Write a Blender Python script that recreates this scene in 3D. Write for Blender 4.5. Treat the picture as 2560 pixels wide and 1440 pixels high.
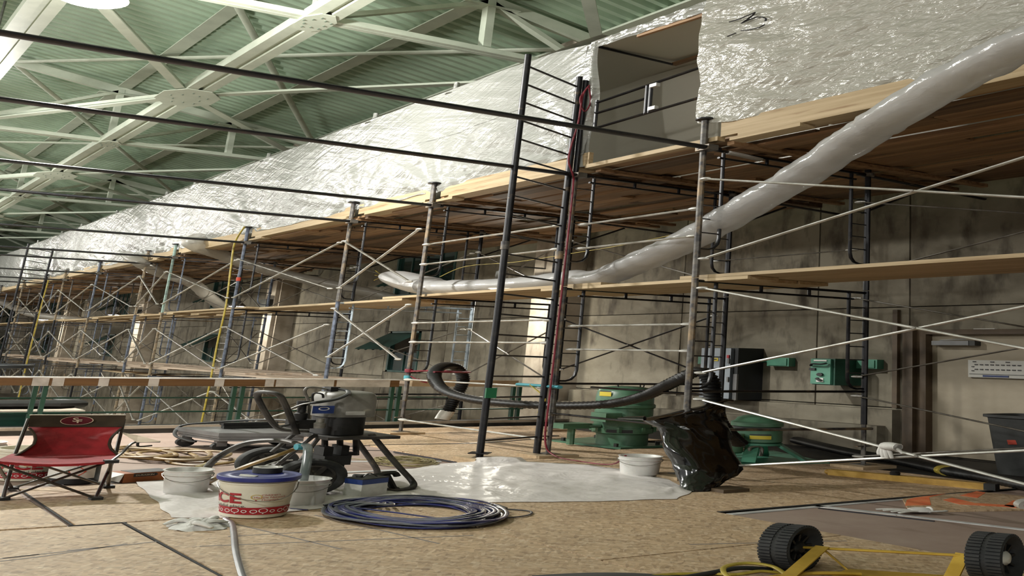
import bpy, math, random
from mathutils import Vector, Matrix, noise
for _o in list(bpy.data.objects): bpy.data.objects.remove(_o)
RND = random.Random(11)
C = bpy.context.scene.collection
scene = bpy.context.scene
PI = math.pi

# The photograph is stretched sideways, so the hall is built with those proportions:
# lengths across the hall (x) and along the concrete wall (y) are wider than a metre, heights are metres.
SX, SY, SZ = 2.07787614, 2.80749005, 1.0
S = Vector((SX, SY, SZ))
EYE = 1.47

# ---------------------------------------------------------------- camera
cam = bpy.data.cameras.new('camera')
camo = bpy.data.objects.new('camera', cam); C.objects.link(camo)
_r = ((0.74526726, -0.6664173, 0.02155671), (0.22840391, 0.22478729, -0.94726043), (0.62642507, 0.71088582, 0.31973892))
camo.matrix_world = Matrix(((_r[0][0], -_r[1][0], -_r[2][0], 0), (_r[0][1], -_r[1][1], -_r[2][1], 0),
                            (_r[0][2], -_r[1][2], -_r[2][2], EYE), (0, 0, 0, 1)))
cam.sensor_fit = 'HORIZONTAL'; cam.sensor_width = 36
cam.lens = 2859.7224 / 2560 * 36
cam.shift_x = -(2126.8273 - 1280) / 2560
cam.shift_y = (-58.9912 - 720) / 2560
cam.clip_end = 500; cam.clip_start = 0.05
scene.camera = camo

# ---------------------------------------------------------------- world, exposure
w = bpy.data.worlds.new('hall_air'); scene.world = w; w.use_nodes = True
w.node_tree.nodes['Background'].inputs[0].default_value = (0.97, 1.0, 0.96, 1)
w.node_tree.nodes['Background'].inputs[1].default_value = 0.36
vs = scene.view_settings
vs.view_transform = 'Standard'; vs.look = 'None'; vs.exposure = 0.56; vs.gamma = 1; vs.use_curve_mapping = False
HIGHBAY_W = 1000.0      # ceiling lamps
SIDE_W = 1900.0         # unseen row of ceiling lamps on the left, added for evener light
WALL_W = 110.0          # lamps on the pilasters

cy_ = scene.cycles
cy_.max_bounces = 5; cy_.diffuse_bounces = 3; cy_.glossy_bounces = 2; cy_.transmission_bounces = 3; cy_.transparent_max_bounces = 8
cy_.caustics_reflective = False; cy_.caustics_refractive = False; cy_.adaptive_threshold = .09; cy_.sample_clamp_indirect = 8

# ---------------------------------------------------------------- measuring helpers (pixel + known distance -> place in the hall)
_m = Matrix(((2993.56289213, -459.91910148, 308.5038723), (532.59951621, 701.71721657, -1134.6275615), (0.54142134, 0.83016547, 0.13299708)))
_mi = _m.inverted()
def PX(px, py, x): r = _mi @ Vector((px, py, 1)); r *= x / r.x; return (x, r.y, r.z + EYE)
def PY(px, py, y): r = _mi @ Vector((px, py, 1)); r *= y / r.y; return (r.x, y, r.z + EYE)
def PZ(px, py, z): r = _mi @ Vector((px, py, 1)); r *= (z - EYE) / r.z; return (r.x, r.y, z)

# ---------------------------------------------------------------- mesh helpers
class MB:
    def __init__(s): s.v = []; s.f = []
    def add(s, vs, fs):
        o = len(s.v); s.v += [tuple(p) for p in vs]; s.f += [tuple(i + o for i in f) for f in fs]; return s
    def box(s, x0, y0, z0, x1, y1, z1):
        return s.add([(x0,y0,z0),(x1,y0,z0),(x1,y1,z0),(x0,y1,z0),(x0,y0,z1),(x1,y0,z1),(x1,y1,z1),(x0,y1,z1)],
                     [(0,3,2,1),(4,5,6,7),(0,1,5,4),(1,2,6,5),(2,3,7,6),(3,0,4,7)])
    def beam(s, a, b, w, h, up=(0,0,1)):
        a = Vector(a); b = Vector(b); d = (b - a).normalized(); u = Vector(up)
        if abs(d.dot(u)) > .98: u = Vector((1,0,0))
        r = d.cross(u).normalized(); u = r.cross(d).normalized(); r *= w/2; u *= h/2
        return s.add([a-r-u, a+r-u, a+r+u, a-r+u, b-r-u, b+r-u, b+r+u, b-r+u],
                     [(0,3,2,1),(4,5,6,7),(0,1,5,4),(1,2,6,5),(2,3,7,6),(3,0,4,7)][::1])
    def tube(s, path, r, n=8, closed=False):
        P = [Vector(p) for p in path]; m = len(P); rr = r if isinstance(r, (list, tuple)) else [r]*m
        T = []
        for i in range(m):
            a = P[(i-1) % m] if (closed or i) else P[0]; b = P[(i+1) % m] if (closed or i < m-1) else P[-1]
            t = b - a; T.append(t.normalized() if t.length > 1e-9 else Vector((0,0,1)))
        u = Vector((0,0,1)) if abs(T[0].z) < .9 else Vector((1,0,0))
        vs = []
        for i in range(m):
            u = (u - T[i]*u.dot(T[i]))
            if u.length < 1e-6: u = Vector((0,1,0)) - T[i]*T[i].y
            u.normalize(); w2 = T[i].cross(u)
            for k in range(n):
                a = 2*PI*k/n; vs.append(P[i] + (u*math.cos(a) + w2*math.sin(a))*rr[i])
        fs = []
        for i in range(m if closed else m-1):
            j = (i+1) % m
            for k in range(n): fs.append((i*n+k, i*n+(k+1) % n, j*n+(k+1) % n, j*n+k))
        if not closed: fs += [tuple(range(n))[::-1], tuple((m-1)*n+k for k in range(n))]
        return s.add(vs, fs)
    def lathe(s, prof, c=(0,0,0), axis=(0,0,1), n=24, caps=True):
        ax = Vector(axis).normalized(); u = Vector((1,0,0)) if abs(ax.x) < .9 else Vector((0,1,0))
        u = (u - ax*u.dot(ax)).normalized(); w2 = ax.cross(u); c = Vector(c); vs = []
        for r, h in prof:
            for k in range(n):
                a = 2*PI*k/n; vs.append(c + ax*h + (u*math.cos(a) + w2*math.sin(a))*r)
        fs = [(i*n+k, i*n+(k+1) % n, (i+1)*n+(k+1) % n, (i+1)*n+k) for i in range(len(prof)-1) for k in range(n)]
        if caps: fs += [tuple(range(n))[::-1], tuple((len(prof)-1)*n+k for k in range(n))]
        return s.add(vs, fs)
    def prism(s, pts, z0, z1):
        n = len(pts)
        return s.add([(x,y,z0) for x,y in pts] + [(x,y,z1) for x,y in pts],
                     [tuple(range(n))[::-1], tuple(range(n, 2*n))] + [(i, (i+1) % n, n+(i+1) % n, n+i) for i in range(n)])
    def grid(s, fn, nu, nv):
        return s.add([fn(i/nu, j/nv) for j in range(nv+1) for i in range(nu+1)],
                     [(j*(nu+1)+i, j*(nu+1)+i+1, (j+1)*(nu+1)+i+1, (j+1)*(nu+1)+i) for j in range(nv) for i in range(nu)])
    def ball(s, c, r, n=12, m=8):
        rr = r if isinstance(r, (list, tuple)) else (r, r, r)
        vs = []
        for j in range(m+1):
            t = PI*j/m
            for k in range(n): a = 2*PI*k/n; vs.append((c[0]+rr[0]*math.sin(t)*math.cos(a), c[1]+rr[1]*math.sin(t)*math.sin(a), c[2]-rr[2]*math.cos(t)))
        return s.add(vs, [(j*n+k, j*n+(k+1) % n, (j+1)*n+(k+1) % n, (j+1)*n+k) for j in range(m) for k in range(n)])
    def mesh(s, name, m, org=(0,0,0), smooth=40):
        me = bpy.data.meshes.new(name)
        o = Vector(org)
        me.from_pydata([((p[0]-o.x)*SX, (p[1]-o.y)*SY, (p[2]-o.z)*SZ) for p in s.v], [], s.f)
        if m: me.materials.append(m)
        if smooth:
            me.polygons.foreach_set('use_smooth', [True]*len(me.polygons))
            me.set_sharp_from_angle(angle=math.radians(smooth))
        me.update(); return me
    def build(s, name, m, parent=None, org=None, smooth=40, kind=None):
        if parent is not None: org = parent['_org'] if '_org' in parent else (0,0,0)
        elif org is None:
            xs = [p[0] for p in s.v]; ys = [p[1] for p in s.v]; org = ((min(xs)+max(xs))/2, (min(ys)+max(ys))/2, min(p[2] for p in s.v))
        o = bpy.data.objects.new(name, s.mesh(name, m, org, smooth)); C.objects.link(o)
        o['_org'] = tuple(org)
        if parent is not None: o.parent = parent
        else: o.location = Vector(org) * S
        if kind: o['kind'] = kind
        return o

def tag(o, label=None, cat=None, group=None, kind=None):
    if label: o['label'] = label
    if cat: o['category'] = cat
    if group: o['group'] = group
    if kind: o['kind'] = kind
    return o
def thing(name, org, label, cat, group=None, kind=None):
    o = bpy.data.objects.new(name, None); C.objects.link(o); o.location = Vector(org) * S; o['_org'] = tuple(org)
    o.empty_display_size = .1
    return tag(o, label, cat, group, kind)
def copy_tree(o, parent=None, move=(0,0,0), label=None, group=None):
    c = o.copy(); C.objects.link(c); c.parent = parent
    if parent is None:
        c.location = o.location + Vector(move) * S
        if label: c['label'] = label
        if group: c['group'] = group
    for ch in list(o.children): copy_tree(ch, c)
    return c
def text_geo(txt, size, bold=0.0):
    cu = bpy.data.curves.new('t', 'FONT'); cu.body = txt; cu.size = size; cu.align_x = 'CENTER'; cu.align_y = 'CENTER'; cu.offset = bold
    cu.resolution_u = 3
    ob = bpy.data.objects.new('t', cu); C.objects.link(ob)
    dg = bpy.context.evaluated_depsgraph_get(); me = ob.evaluated_get(dg).to_mesh()
    v = [tuple(p.co) for p in me.vertices]; f = [tuple(p.vertices) for p in me.polygons]
    bpy.data.objects.remove(ob); bpy.data.curves.remove(cu)
    return v, f
def nz(x, y=0., z=0.): return noise.noise((x, y, z))
def lerp(a, b, t): return a + (b-a)*t
def poly_at(pts, t):
    n = len(pts)-1; t = min(max(t, 0), 1)*n; i = min(int(t), n-1); f = t-i
    return tuple(lerp(pts[i][k], pts[i+1][k], f) for k in range(len(pts[0])))
def spline(pts, n=8, closed=False):
    P = [Vector(p) for p in pts]; out = []; m = len(P)
    for i in range(m if closed else m-1):
        p0 = P[(i-1) % m] if (closed or i) else P[0]; p1 = P[i]; p2 = P[(i+1) % m]; p3 = P[(i+2) % m] if (closed or i+2 < m) else P[-1]
        for k in range(n):
            t = k/n
            out.append(.5*((2*p1)+(p2-p0)*t+(2*p0-5*p1+4*p2-p3)*t*t+(3*p1-p0-3*p2+p3)*t**3))
    if not closed: out.append(P[-1])
    return out

# ---------------------------------------------------------------- materials
def hexc(h):
    h = h.lstrip('#'); c = [int(h[i:i+2], 16)/255 for i in (0, 2, 4)]
    return tuple((x/12.92 if x <= .04045 else ((x+.055)/1.055)**2.4) for x in c) + (1,)
def pmat(name, c1, c2=None, scale=6, lo=.4, hi=.62, st=(1,1,1), rough=.6, metal=0, bump=0, bscale=None, bst=None, var=0, spec=.5,
         c3=None, s3=1.5, lo3=.55, hi3=.7, st3=(1,1,1), trans=0, alpha=1, coat=0, detail=5, emit=None, estr=0, rvar=0, subs=0):
    m = bpy.data.materials.new(name); m.use_nodes = True; nt = m.node_tree; N = nt.nodes; L = nt.links
    b = N['Principled BSDF']; b.inputs['Roughness'].default_value = rough; b.inputs['Metallic'].default_value = metal
    b.inputs['Specular IOR Level'].default_value = spec
    tc = N.new('ShaderNodeTexCoord')
    def mp(sc, stv):
        n = N.new('ShaderNodeMapping'); n.inputs['Scale'].default_value = (stv[0]*sc/SX, stv[1]*sc/SY, stv[2]*sc)
        L.new(tc.outputs['Object'], n.inputs['Vector'])
        if var or rvar:
            oi = N.new('ShaderNodeObjectInfo'); mu = N.new('ShaderNodeMath'); mu.operation = 'MULTIPLY'; mu.inputs[1].default_value = 37.
            L.new(oi.outputs['Random'], mu.inputs[0]); L.new(mu.outputs[0], n.inputs['Location'])
        return n
    def ramp(sc, stv, a, c, det=detail):
        t = N.new('ShaderNodeTexNoise'); t.inputs['Scale'].default_value = 1; t.inputs['Detail'].default_value = det; t.inputs['Roughness'].default_value = .6
        L.new(mp(sc, stv).outputs[0], t.inputs['Vector'])
        r = N.new('ShaderNodeMapRange'); r.inputs[1].default_value = a; r.inputs[2].default_value = c; L.new(t.outputs['Fac'], r.inputs[0]); return r
    def mixc(fac, a, c):
        x = N.new('ShaderNodeMix'); x.data_type = 'RGBA'
        if isinstance(fac, float): x.inputs[0].default_value = fac
        else: L.new(fac, x.inputs[0])
        for s_, v in ((6, a), (7, c)):
            if isinstance(v, tuple): x.inputs[s_].default_value = v
            else: L.new(v, x.inputs[s_])
        return x.outputs[2]
    c1 = hexc(c1); col = c1
    if c2: col = mixc(ramp(scale, st, lo, hi).outputs[0], c1, hexc(c2))
    if c3: col = mixc(ramp(s3, st3, lo3, hi3, 4).outputs[0], col, hexc(c3))
    if var:
        oi = N.new('ShaderNodeObjectInfo'); mr = N.new('ShaderNodeMapRange'); mr.inputs[3].default_value = 1-var; mr.inputs[4].default_value = 1+var*.6
        L.new(oi.outputs['Random'], mr.inputs[0])
        hs = N.new('ShaderNodeHueSaturation'); L.new(mr.outputs[0], hs.inputs['Value'])
        if isinstance(col, tuple): hs.inputs['Color'].default_value = col
        else: L.new(col, hs.inputs['Color'])
        col = hs.outputs[0]
    if isinstance(col, tuple): b.inputs['Base Color'].default_value = col
    else: L.new(col, b.inputs['Base Color'])
    if bump:
        t = N.new('ShaderNodeTexNoise'); t.inputs['Scale'].default_value = 1; t.inputs['Detail'].default_value = 4
        L.new(mp(bscale or scale*2, bst or st).outputs[0], t.inputs['Vector'])
        bp = N.new('ShaderNodeBump'); bp.inputs['Strength'].default_value = bump; bp.inputs['Distance'].default_value = .02
        L.new(t.outputs['Fac'], bp.inputs['Height']); L.new(bp.outputs[0], b.inputs['Normal'])
    if trans: b.inputs['Transmission Weight'].default_value = trans
    if alpha < 1: b.inputs['Alpha'].default_value = alpha
    if coat: b.inputs['Coat Weight'].default_value = coat; b.inputs['Coat Roughness'].default_value = .15
    if emit: b.inputs['Emission Color'].default_value = hexc(emit); b.inputs['Emission Strength'].default_value = estr
    if subs: b.inputs['Subsurface Weight'].default_value = subs
    return m
def plastic_film(name, col, bump, bscale, bst, rough=.22, alpha=1., transl=.45, c2=None, crinkle=0, gloss=.9):
    """white polythene: diffuse + light passing through + a glossy face, creased by bump"""
    m = bpy.data.materials.new(name); m.use_nodes = True; nt = m.node_tree; N = nt.nodes; L = nt.links
    for n in list(N): N.remove(n)
    out = N.new('ShaderNodeOutputMaterial'); d = N.new('ShaderNodeBsdfDiffuse'); t = N.new('ShaderNodeBsdfTranslucent'); g = N.new('ShaderNodeBsdfGlossy')
    tc = N.new('ShaderNodeTexCoord')
    def noi(sc, stv, det, w=None, rgh=.55):
        mp0 = N.new('ShaderNodeMapping'); mp0.inputs['Scale'].default_value = (1/SX, 1/SY, 1); mp0.inputs['Rotation'].default_value = w or (0,0,0)
        L.new(tc.outputs['Object'], mp0.inputs['Vector'])
        mp = N.new('ShaderNodeMapping'); mp.inputs['Scale'].default_value = (stv[0]*sc, stv[1]*sc, stv[2]*sc)
        L.new(mp0.outputs[0], mp.inputs['Vector'])
        x = N.new('ShaderNodeTexNoise'); x.inputs['Scale'].default_value = 1; x.inputs['Detail'].default_value = det; x.inputs['Roughness'].default_value = rgh; x.inputs['Distortion'].default_value = .6
        L.new(mp.outputs[0], x.inputs['Vector']); return x
    a = noi(bscale, bst, 5, (-.42, 0, 0)); c = noi(bscale*1.7, (bst[0], bst[1]*1.1, bst[2]*1.1), 4, (.55, 0, 0))
    mx = N.new('ShaderNodeMath'); mx.operation = 'MULTIPLY_ADD'; mx.inputs[1].default_value = .7
    L.new(c.outputs['Fac'], mx.inputs[0]); L.new(a.outputs['Fac'], mx.inputs[2])
    src = mx.outputs[0]
    if crinkle:
        v = N.new('ShaderNodeTexVoronoi'); v.feature = 'DISTANCE_TO_EDGE'; v.inputs['Scale'].default_value = 1
        mp = N.new('ShaderNodeMapping'); mp.inputs['Scale'].default_value = (9/SX, 9/SY, 16.); L.new(tc.outputs['Object'], mp.inputs['Vector'])
        ad = N.new('ShaderNodeVectorMath'); L.new(mp.outputs[0], ad.inputs[0]); L.new(a.outputs['Color'], ad.inputs[1]); L.new(ad.outputs[0], v.inputs['Vector'])
        m2 = N.new('ShaderNodeMath'); m2.operation = 'MULTIPLY_ADD'; m2.inputs[1].default_value = crinkle; L.new(v.outputs['Distance'], m2.inputs[0]); L.new(src, m2.inputs[2]); src = m2.outputs[0]
    bp = N.new('ShaderNodeBump'); bp.inputs['Strength'].default_value = bump; bp.inputs['Distance'].default_value = .06
    L.new(src, bp.inputs['Height'])
    for n in (d, t, g): L.new(bp.outputs[0], n.inputs['Normal'])
    d.inputs[0].default_value = hexc(col); t.inputs[0].default_value = hexc(col); g.inputs[0].default_value = (1,1,1,1); g.inputs['Roughness'].default_value = rough
    m1 = N.new('ShaderNodeMixShader'); m1.inputs[0].default_value = transl; L.new(d.outputs[0], m1.inputs[1]); L.new(t.outputs[0], m1.inputs[2])
    lw = N.new('ShaderNodeLayerWeight'); lw.inputs['Blend'].default_value = .5; L.new(bp.outputs[0], lw.inputs['Normal'])
    fr = N.new('ShaderNodeMath'); fr.operation = 'POWER'; fr.inputs[1].default_value = 4.; L.new(lw.outputs['Facing'], fr.inputs[0])
    fa = N.new('ShaderNodeMath'); fa.operation = 'MULTIPLY_ADD'; fa.inputs[1].default_value = gloss*.4; fa.inputs[2].default_value = .065*gloss; L.new(fr.outputs[0], fa.inputs[0])
    m3 = N.new('ShaderNodeMixShader'); L.new(fa.outputs[0], m3.inputs[0]); L.new(m1.outputs[0], m3.inputs[1]); L.new(g.outputs[0], m3.inputs[2])
    last = m3
    if alpha < 1:
        tr = N.new('ShaderNodeBsdfTransparent'); m4 = N.new('ShaderNodeMixShader'); m4.inputs[0].default_value = alpha
        L.new(tr.outputs[0], m4.inputs[1]); L.new(m3.outputs[0], m4.inputs[2]); last = m4
    L.new(last.outputs[0], out.inputs[0]); return m
def osb_mat(name, tones, rough=.75):
    m = bpy.data.materials.new(name); m.use_nodes = True; nt = m.node_tree; N = nt.nodes; L = nt.links; b = N['Principled BSDF']
    b.inputs['Roughness'].default_value = rough
    tc = N.new('ShaderNodeTexCoord'); oi = N.new('ShaderNodeObjectInfo')
    def flakes(rot, sc):
        mp = N.new('ShaderNodeMapping'); mp.inputs['Scale'].default_value = (1/SX, 1/SY, 1); mp.inputs['Rotation'].default_value = (0,0,rot); L.new(tc.outputs['Object'], mp.inputs['Vector'])
        m2 = N.new('ShaderNodeMapping'); m2.inputs['Scale'].default_value = (sc, sc*2.7, 1)
        L.new(mp.outputs[0], m2.inputs['Vector']); L.new(oi.outputs['Random'], m2.inputs['Location'])
        nn = N.new('ShaderNodeTexNoise'); nn.inputs['Scale'].default_value = .5; L.new(m2.outputs[0], nn.inputs['Vector'])
        ad = N.new('ShaderNodeVectorMath'); ad.operation = 'MULTIPLY_ADD'; ad.inputs[1].default_value = (1.6,1.6,0); L.new(nn.outputs['Color'], ad.inputs[0]); L.new(m2.outputs[0], ad.inputs[2])
        v = N.new('ShaderNodeTexVoronoi'); v.inputs['Scale'].default_value = 1; L.new(ad.outputs[0], v.inputs['Vector']); return v
    def ramp(src, cols):
        r = N.new('ShaderNodeValToRGB'); e = r.color_ramp.elements
        while len(e) < len(cols): e.new(.5)
        for i, c in enumerate(cols): e[i].position = i/(len(cols)-1); e[i].color = hexc(c)
        L.new(src, r.inputs[0]); return r
    sp = N.new('ShaderNodeSeparateColor'); v1 = flakes(.9, 26.); L.new(v1.outputs['Color'], sp.inputs[0]); r1 = ramp(sp.outputs[0], tones)
    sp2 = N.new('ShaderNodeSeparateColor'); v2 = flakes(2.3, 30.); L.new(v2.outputs['Color'], sp2.inputs[0]); r2 = ramp(sp2.outputs[0], tones[::-1])
    x = N.new('ShaderNodeMix'); x.data_type = 'RGBA'; x.inputs[0].default_value = .5; L.new(r1.outputs[0], x.inputs[6]); L.new(r2.outputs[0], x.inputs[7])
    n2 = N.new('ShaderNodeTexNoise'); n2.inputs['Scale'].default_value = .9; n2.inputs['Detail'].default_value = 5; L.new(tc.outputs['Object'], n2.inputs['Vector'])
    mr = N.new('ShaderNodeMapRange'); mr.inputs[1].default_value = .3; mr.inputs[2].default_value = .7; mr.inputs[3].default_value = .86; mr.inputs[4].default_value = 1.06; L.new(n2.outputs[0], mr.inputs[0])
    hs = N.new('ShaderNodeHueSaturation'); L.new(x.outputs[2], hs.inputs['Color']); L.new(mr.outputs[0], hs.inputs['Value'])
    L.new(hs.outputs[0], b.inputs['Base Color'])
    bp = N.new('ShaderNodeBump'); bp.inputs['Strength'].default_value = .25; bp.inputs['Distance'].default_value = .004; L.new(sp.outputs[1], bp.inputs['Height']); L.new(bp.outputs[0], b.inputs['Normal'])
    return m

MT = {}
MT['osb'] = osb_mat('osb', ['#8f7458', '#c8a984', '#dabd9a', '#b1926f', '#ecd6b8'])
MT['osb_edge'] = pmat('osb_edge', '#5b4630', '#2e2418', 20)
MT['paper'] = pmat('kraft_paper', '#a89488', '#967f73', 2.5, .35, .7, rough=.8, c3='#7a6457', s3=9, lo3=.6, hi3=.8, st3=(1,.2,1))
MT['slab'] = pmat('dark_slab', '#3d3a35', '#26241f', 3, rough=.8)
MT['pencil'] = pmat('pencil_grey', '#8a7f78', rough=.8)
MT['gap_shade'] = pmat('floor_gap_shade', '#17130f', rough=.9)  # near-black colour standing in for the shade between floor sheets
MT['tape'] = pmat('white_tape', '#dcdcdc', '#b9b9b9', 6, rough=.5)
MT['concrete'] = pmat('concrete', '#918a79', '#706858', 1.6, .38, .66, rough=.85, bump=.12, bscale=14, var=.07, c3='#443c31', s3=2.2, lo3=.52, hi3=.72, st3=(1,2.2,.5), detail=8)
MT['concrete2'] = pmat('concrete_column', '#b5aa9a', '#968b7b', 2.2, .4, .66, rough=.85, bump=.1, bscale=14, c3='#6a6052', s3=2, lo3=.58, hi3=.75, st3=(3,3,.4))
MT['joint'] = pmat('joint_dark', '#4a443a', rough=.9)  # dark backing seen in the joints between wall panels
MT['green_steel'] = pmat('pale_green_steel', '#d3dac8', '#c6cebc', 3, rough=.55, var=.04)
MT['deck_green'] = pmat('green_roof_deck', '#b3c8ae', '#a7bca3', 2, rough=.5)
MT['black_steel'] = pmat('black_steel', '#17171c', '#2c2a2a', 9, .5, .7, rough=.42, metal=.35, c3='#6b5b48', s3=7, lo3=.64, hi3=.76)
MT['worn_steel'] = pmat('worn_scaffold_steel', '#6e6a64', '#39373a', 7, .42, .6, rough=.5, metal=.3, c3='#a68c66', s3=5, lo3=.5, hi3=.68, st3=(1,1,.6))
MT['tan_steel'] = pmat('tan_scaffold_steel', '#9b8a70', '#4b443c', 8, .45, .62, rough=.55, metal=.25)
MT['blue_steel'] = pmat('grey_blue_scaffold_steel', '#6f7787', '#3a3f4a', 7, .45, .62, rough=.5, metal=.3)
MT['teal_steel'] = pmat('pale_teal_scaffold_steel', '#9fb8ae', '#5d6a68', 6, .45, .65, rough=.5, metal=.2)
MT['paleblue_steel'] = pmat('pale_blue_scaffold_steel', '#b4c2cc', '#7d8a94', 6, .45, .65, rough=.5, metal=.2)
MT['galv'] = pmat('galvanised_brace', '#d9d8d3', '#b4b2aa', 9, rough=.4, metal=.25)
MT['galv2'] = pmat('dull_brace', '#8d8980', '#6b665e', 9, rough=.45, metal=.3)
MT['plank_raw'] = pmat('deck_plank', '#a88763', '#7d5d41', 2.2, .35, .7, st=(9,.5,9), rough=.7, var=.6, c3='#4e3521', s3=3, lo3=.58, hi3=.75, st3=(6,.4,6), bump=.1, bscale=8)
MT['plank_pale'] = pmat('pale_plank', '#c6b08c', '#a8906a', 2.2, .35, .7, st=(9,.5,9), rough=.7, var=.1, c3='#8d6c46', s3=4, lo3=.62, hi3=.78, st3=(5,.5,5))
MT['plank_grey'] = pmat('weathered_plank', '#c4b09c', '#a08c79', 2.5, .35, .7, st=(9,.5,9), rough=.75, var=.12)
MT['oak'] = pmat('brown_rail_timber', '#80603a', '#644726', 3, .35, .7, st=(.5,6,9), rough=.55)
MT['film'] = plastic_film('white_polythene', '#b4b5af', .8, 1.3, (1, .7, 4.2), .2, transl=.3, gloss=1.1)
MT['film_in'] = plastic_film('inner_polythene', '#cfcabb', .2, 1.2, (1, 1, .8), .45, transl=.15)
MT['film_woven'] = plastic_film('woven_polythene', '#bdbbb0', .85, 1.6, (1, 1.0, 3.6), .22, transl=.2, crinkle=.35, gloss=.8)
MT['film_duct'] = plastic_film('clear_duct_film', '#dedede', .35, 2.2, (1, 1, 1.4), .14, alpha=.84, transl=.4)
MT['film_duct_thin'] = plastic_film('thin_duct_film', '#c9c5bc', .35, 2.2, (1, 1, 1.4), .2, alpha=.68, transl=.4)
MT['film_floor'] = plastic_film('floor_polythene', '#faf4f2', 1.0, 1.5, (1, 1, 1), .25, alpha=.92, transl=.04, gloss=.5)
MT['ink'] = pmat('marker_ink', '#14141c', rough=.4)
MT['red_cloth'] = pmat('red_chair_cloth', '#a12229', '#84181e', 9, rough=.85, bump=.15, bscale=40)
MT['brown_cloth'] = pmat('brown_chair_cloth', '#3d2f20', '#33271b', 12, rough=.9)
MT['maroon'] = pmat('maroon_print', '#5e0e1c', rough=.7)
MT['cream'] = pmat('cream_print', '#d9c9ae', rough=.7)
MT['chair_tube'] = pmat('chair_tube', '#57504a', '#37322e', 8, rough=.4, metal=.4)
MT['black_plastic'] = pmat('black_plastic', '#131313', '#1d1d1d', 12, rough=.55)
MT['rubber'] = pmat('rubber', '#262626', '#343332', 14, rough=.8)
MT['pail_white'] = pmat('white_pail', '#e2e0dc', '#cfcdc8', 5, rough=.4, subs=.05)
MT['pail_ace'] = pmat('cream_bucket', '#e6e1cf', '#d6cfba', 4, rough=.42, c3='#b4ad90', s3=5, lo3=.64, hi3=.8)
MT['blue_lid'] = pmat('blue_lid', '#24318a', '#1b2570', 6, rough=.4)
MT['red_print'] = pmat('red_print', '#a81e2a', rough=.5)
MT['dark_print'] = pmat('dark_print', '#2e2a2a', rough=.5)
MT['white_print'] = pmat('white_print', '#ece8e2', rough=.5)
MT['yellow_print'] = pmat('yellow_print', '#d6c13a', rough=.5)
MT['orange_print'] = pmat('orange_print', '#c8442a', rough=.5)
MT['gold_print'] = pmat('gold_print', '#c7a84a', rough=.5)
MT['blue_print'] = pmat('blue_print', '#223a78', rough=.4)
MT['blue_hose'] = pmat('blue_hose', '#26307c', '#1a2150', 4, rough=.28, coat=.3)
MT['grey_hose'] = pmat('grey_hose', '#6b7078', '#3f4450', 5, rough=.3, coat=.2)
MT['dark_hose'] = pmat('dark_hose', '#1b1f2a', '#2c3140', 6, rough=.35)
MT['tan_hose'] = pmat('tan_hose', '#93743f', '#71582f', 8, rough=.5)
MT['yellow_cord'] = pmat('yellow_cord', '#c4ae45', '#a08c34', 9, rough=.45)
MT['pale_cord'] = pmat('pale_cord', '#a89a6a', '#7d7148', 9, rough=.6)
MT['red_cord'] = pmat('red_cord', '#6e1626', '#8a2636', 9, rough=.6)
MT['grime'] = pmat('grimy_steel', '#4b4640', '#232120', 8, .4, .62, rough=.55, metal=.35, c3='#7d7464', s3=11, lo3=.6, hi3=.75)
MT['pump_grey'] = pmat('pump_housing', '#86827a', '#6b675f', 5, rough=.5, c3='#b4ac9a', s3=7, lo3=.62, hi3=.74)
MT['pump_black'] = pmat('pump_black', '#121110', '#24211e', 10, rough=.55, metal=.2)
MT['clear_tube'] = pmat('cloudy_tube', '#6d7578', '#8d9496', 6, rough=.25, alpha=.75)
MT['cart_grey'] = pmat('cart_grey', '#7d7d7d', '#6b6b6b', 4, rough=.4, metal=.3)
MT['pine_block'] = pmat('pine_block', '#bfa888', '#a08868', 4, .35, .7, st=(1,6,1), rough=.75)
MT['yellow_wood'] = pmat('yellow_level', '#c9a24c', '#a88238', 5, rough=.5)
MT['motor_green'] = pmat('motor_green', '#557f64', '#486e56', 4, rough=.38, c3='#2f5a43', s3=4, lo3=.66, hi3=.8)
MT['box_green'] = pmat('switch_green', '#5a9a80', '#508c75', 4, rough=.45)
MT['rail_green'] = pmat('rail_green', '#2a5645', '#23483a', 5, rough=.4)
MT['tank_green'] = pmat('tank_green', '#1e4a3c', '#173a30', 4, rough=.35)
MT['window_green'] = pmat('window_green', '#1f4c44', '#183e38', 4, rough=.5)
MT['glass_dark'] = pmat('dim_glass', '#2c4543', '#213634', 2, rough=.15, metal=.1)
MT['panel_grey'] = pmat('panel_grey', '#8f979f', '#848c94', 3, rough=.45, metal=.2)
MT['panel_dark'] = pmat('panel_dark', '#26282a', rough=.6)
MT['door_paint'] = pmat('beige_door', '#a89c86', '#9f937d', 3, rough=.6)
MT['door_frame'] = pmat('brown_door_frame', '#5d4c38', '#4f402f', 5, rough=.6)
MT['paper_white'] = pmat('paper_white', '#dcdad2', rough=.7)
MT['bin_grey'] = pmat('bin_grey', '#4a4b4a', '#3f403f', 6, rough=.6)
MT['glove'] = pmat('white_glove', '#e8e6e2', '#cfccc6', 9, rough=.9, bump=.2, bscale=60)
MT['bag'] = pmat('black_bag_film', '#040405', '#08080a', 4, rough=.13, bump=.3, bscale=9, bst=(1,1,.6), spec=.8)
MT['orange_spray'] = pmat('orange_spray', '#f0693c', '#f59a63', 8, .35, .7, rough=.7)
MT['truck_yellow'] = pmat('truck_yellow', '#cfa941', '#b8932f', 7, rough=.5, metal=.1)
MT['tyre'] = pmat('tyre', '#2b2c2e', '#3b3b3c', 9, rough=.85)
MT['cardboard_orange'] = pmat('orange_box', '#b56e42', '#9c5a33', 5, rough=.7)
MT['lamp_shell'] = pmat('lamp_shell', '#8d8d88', '#75756f', 5, rough=.4, metal=.5)
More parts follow.
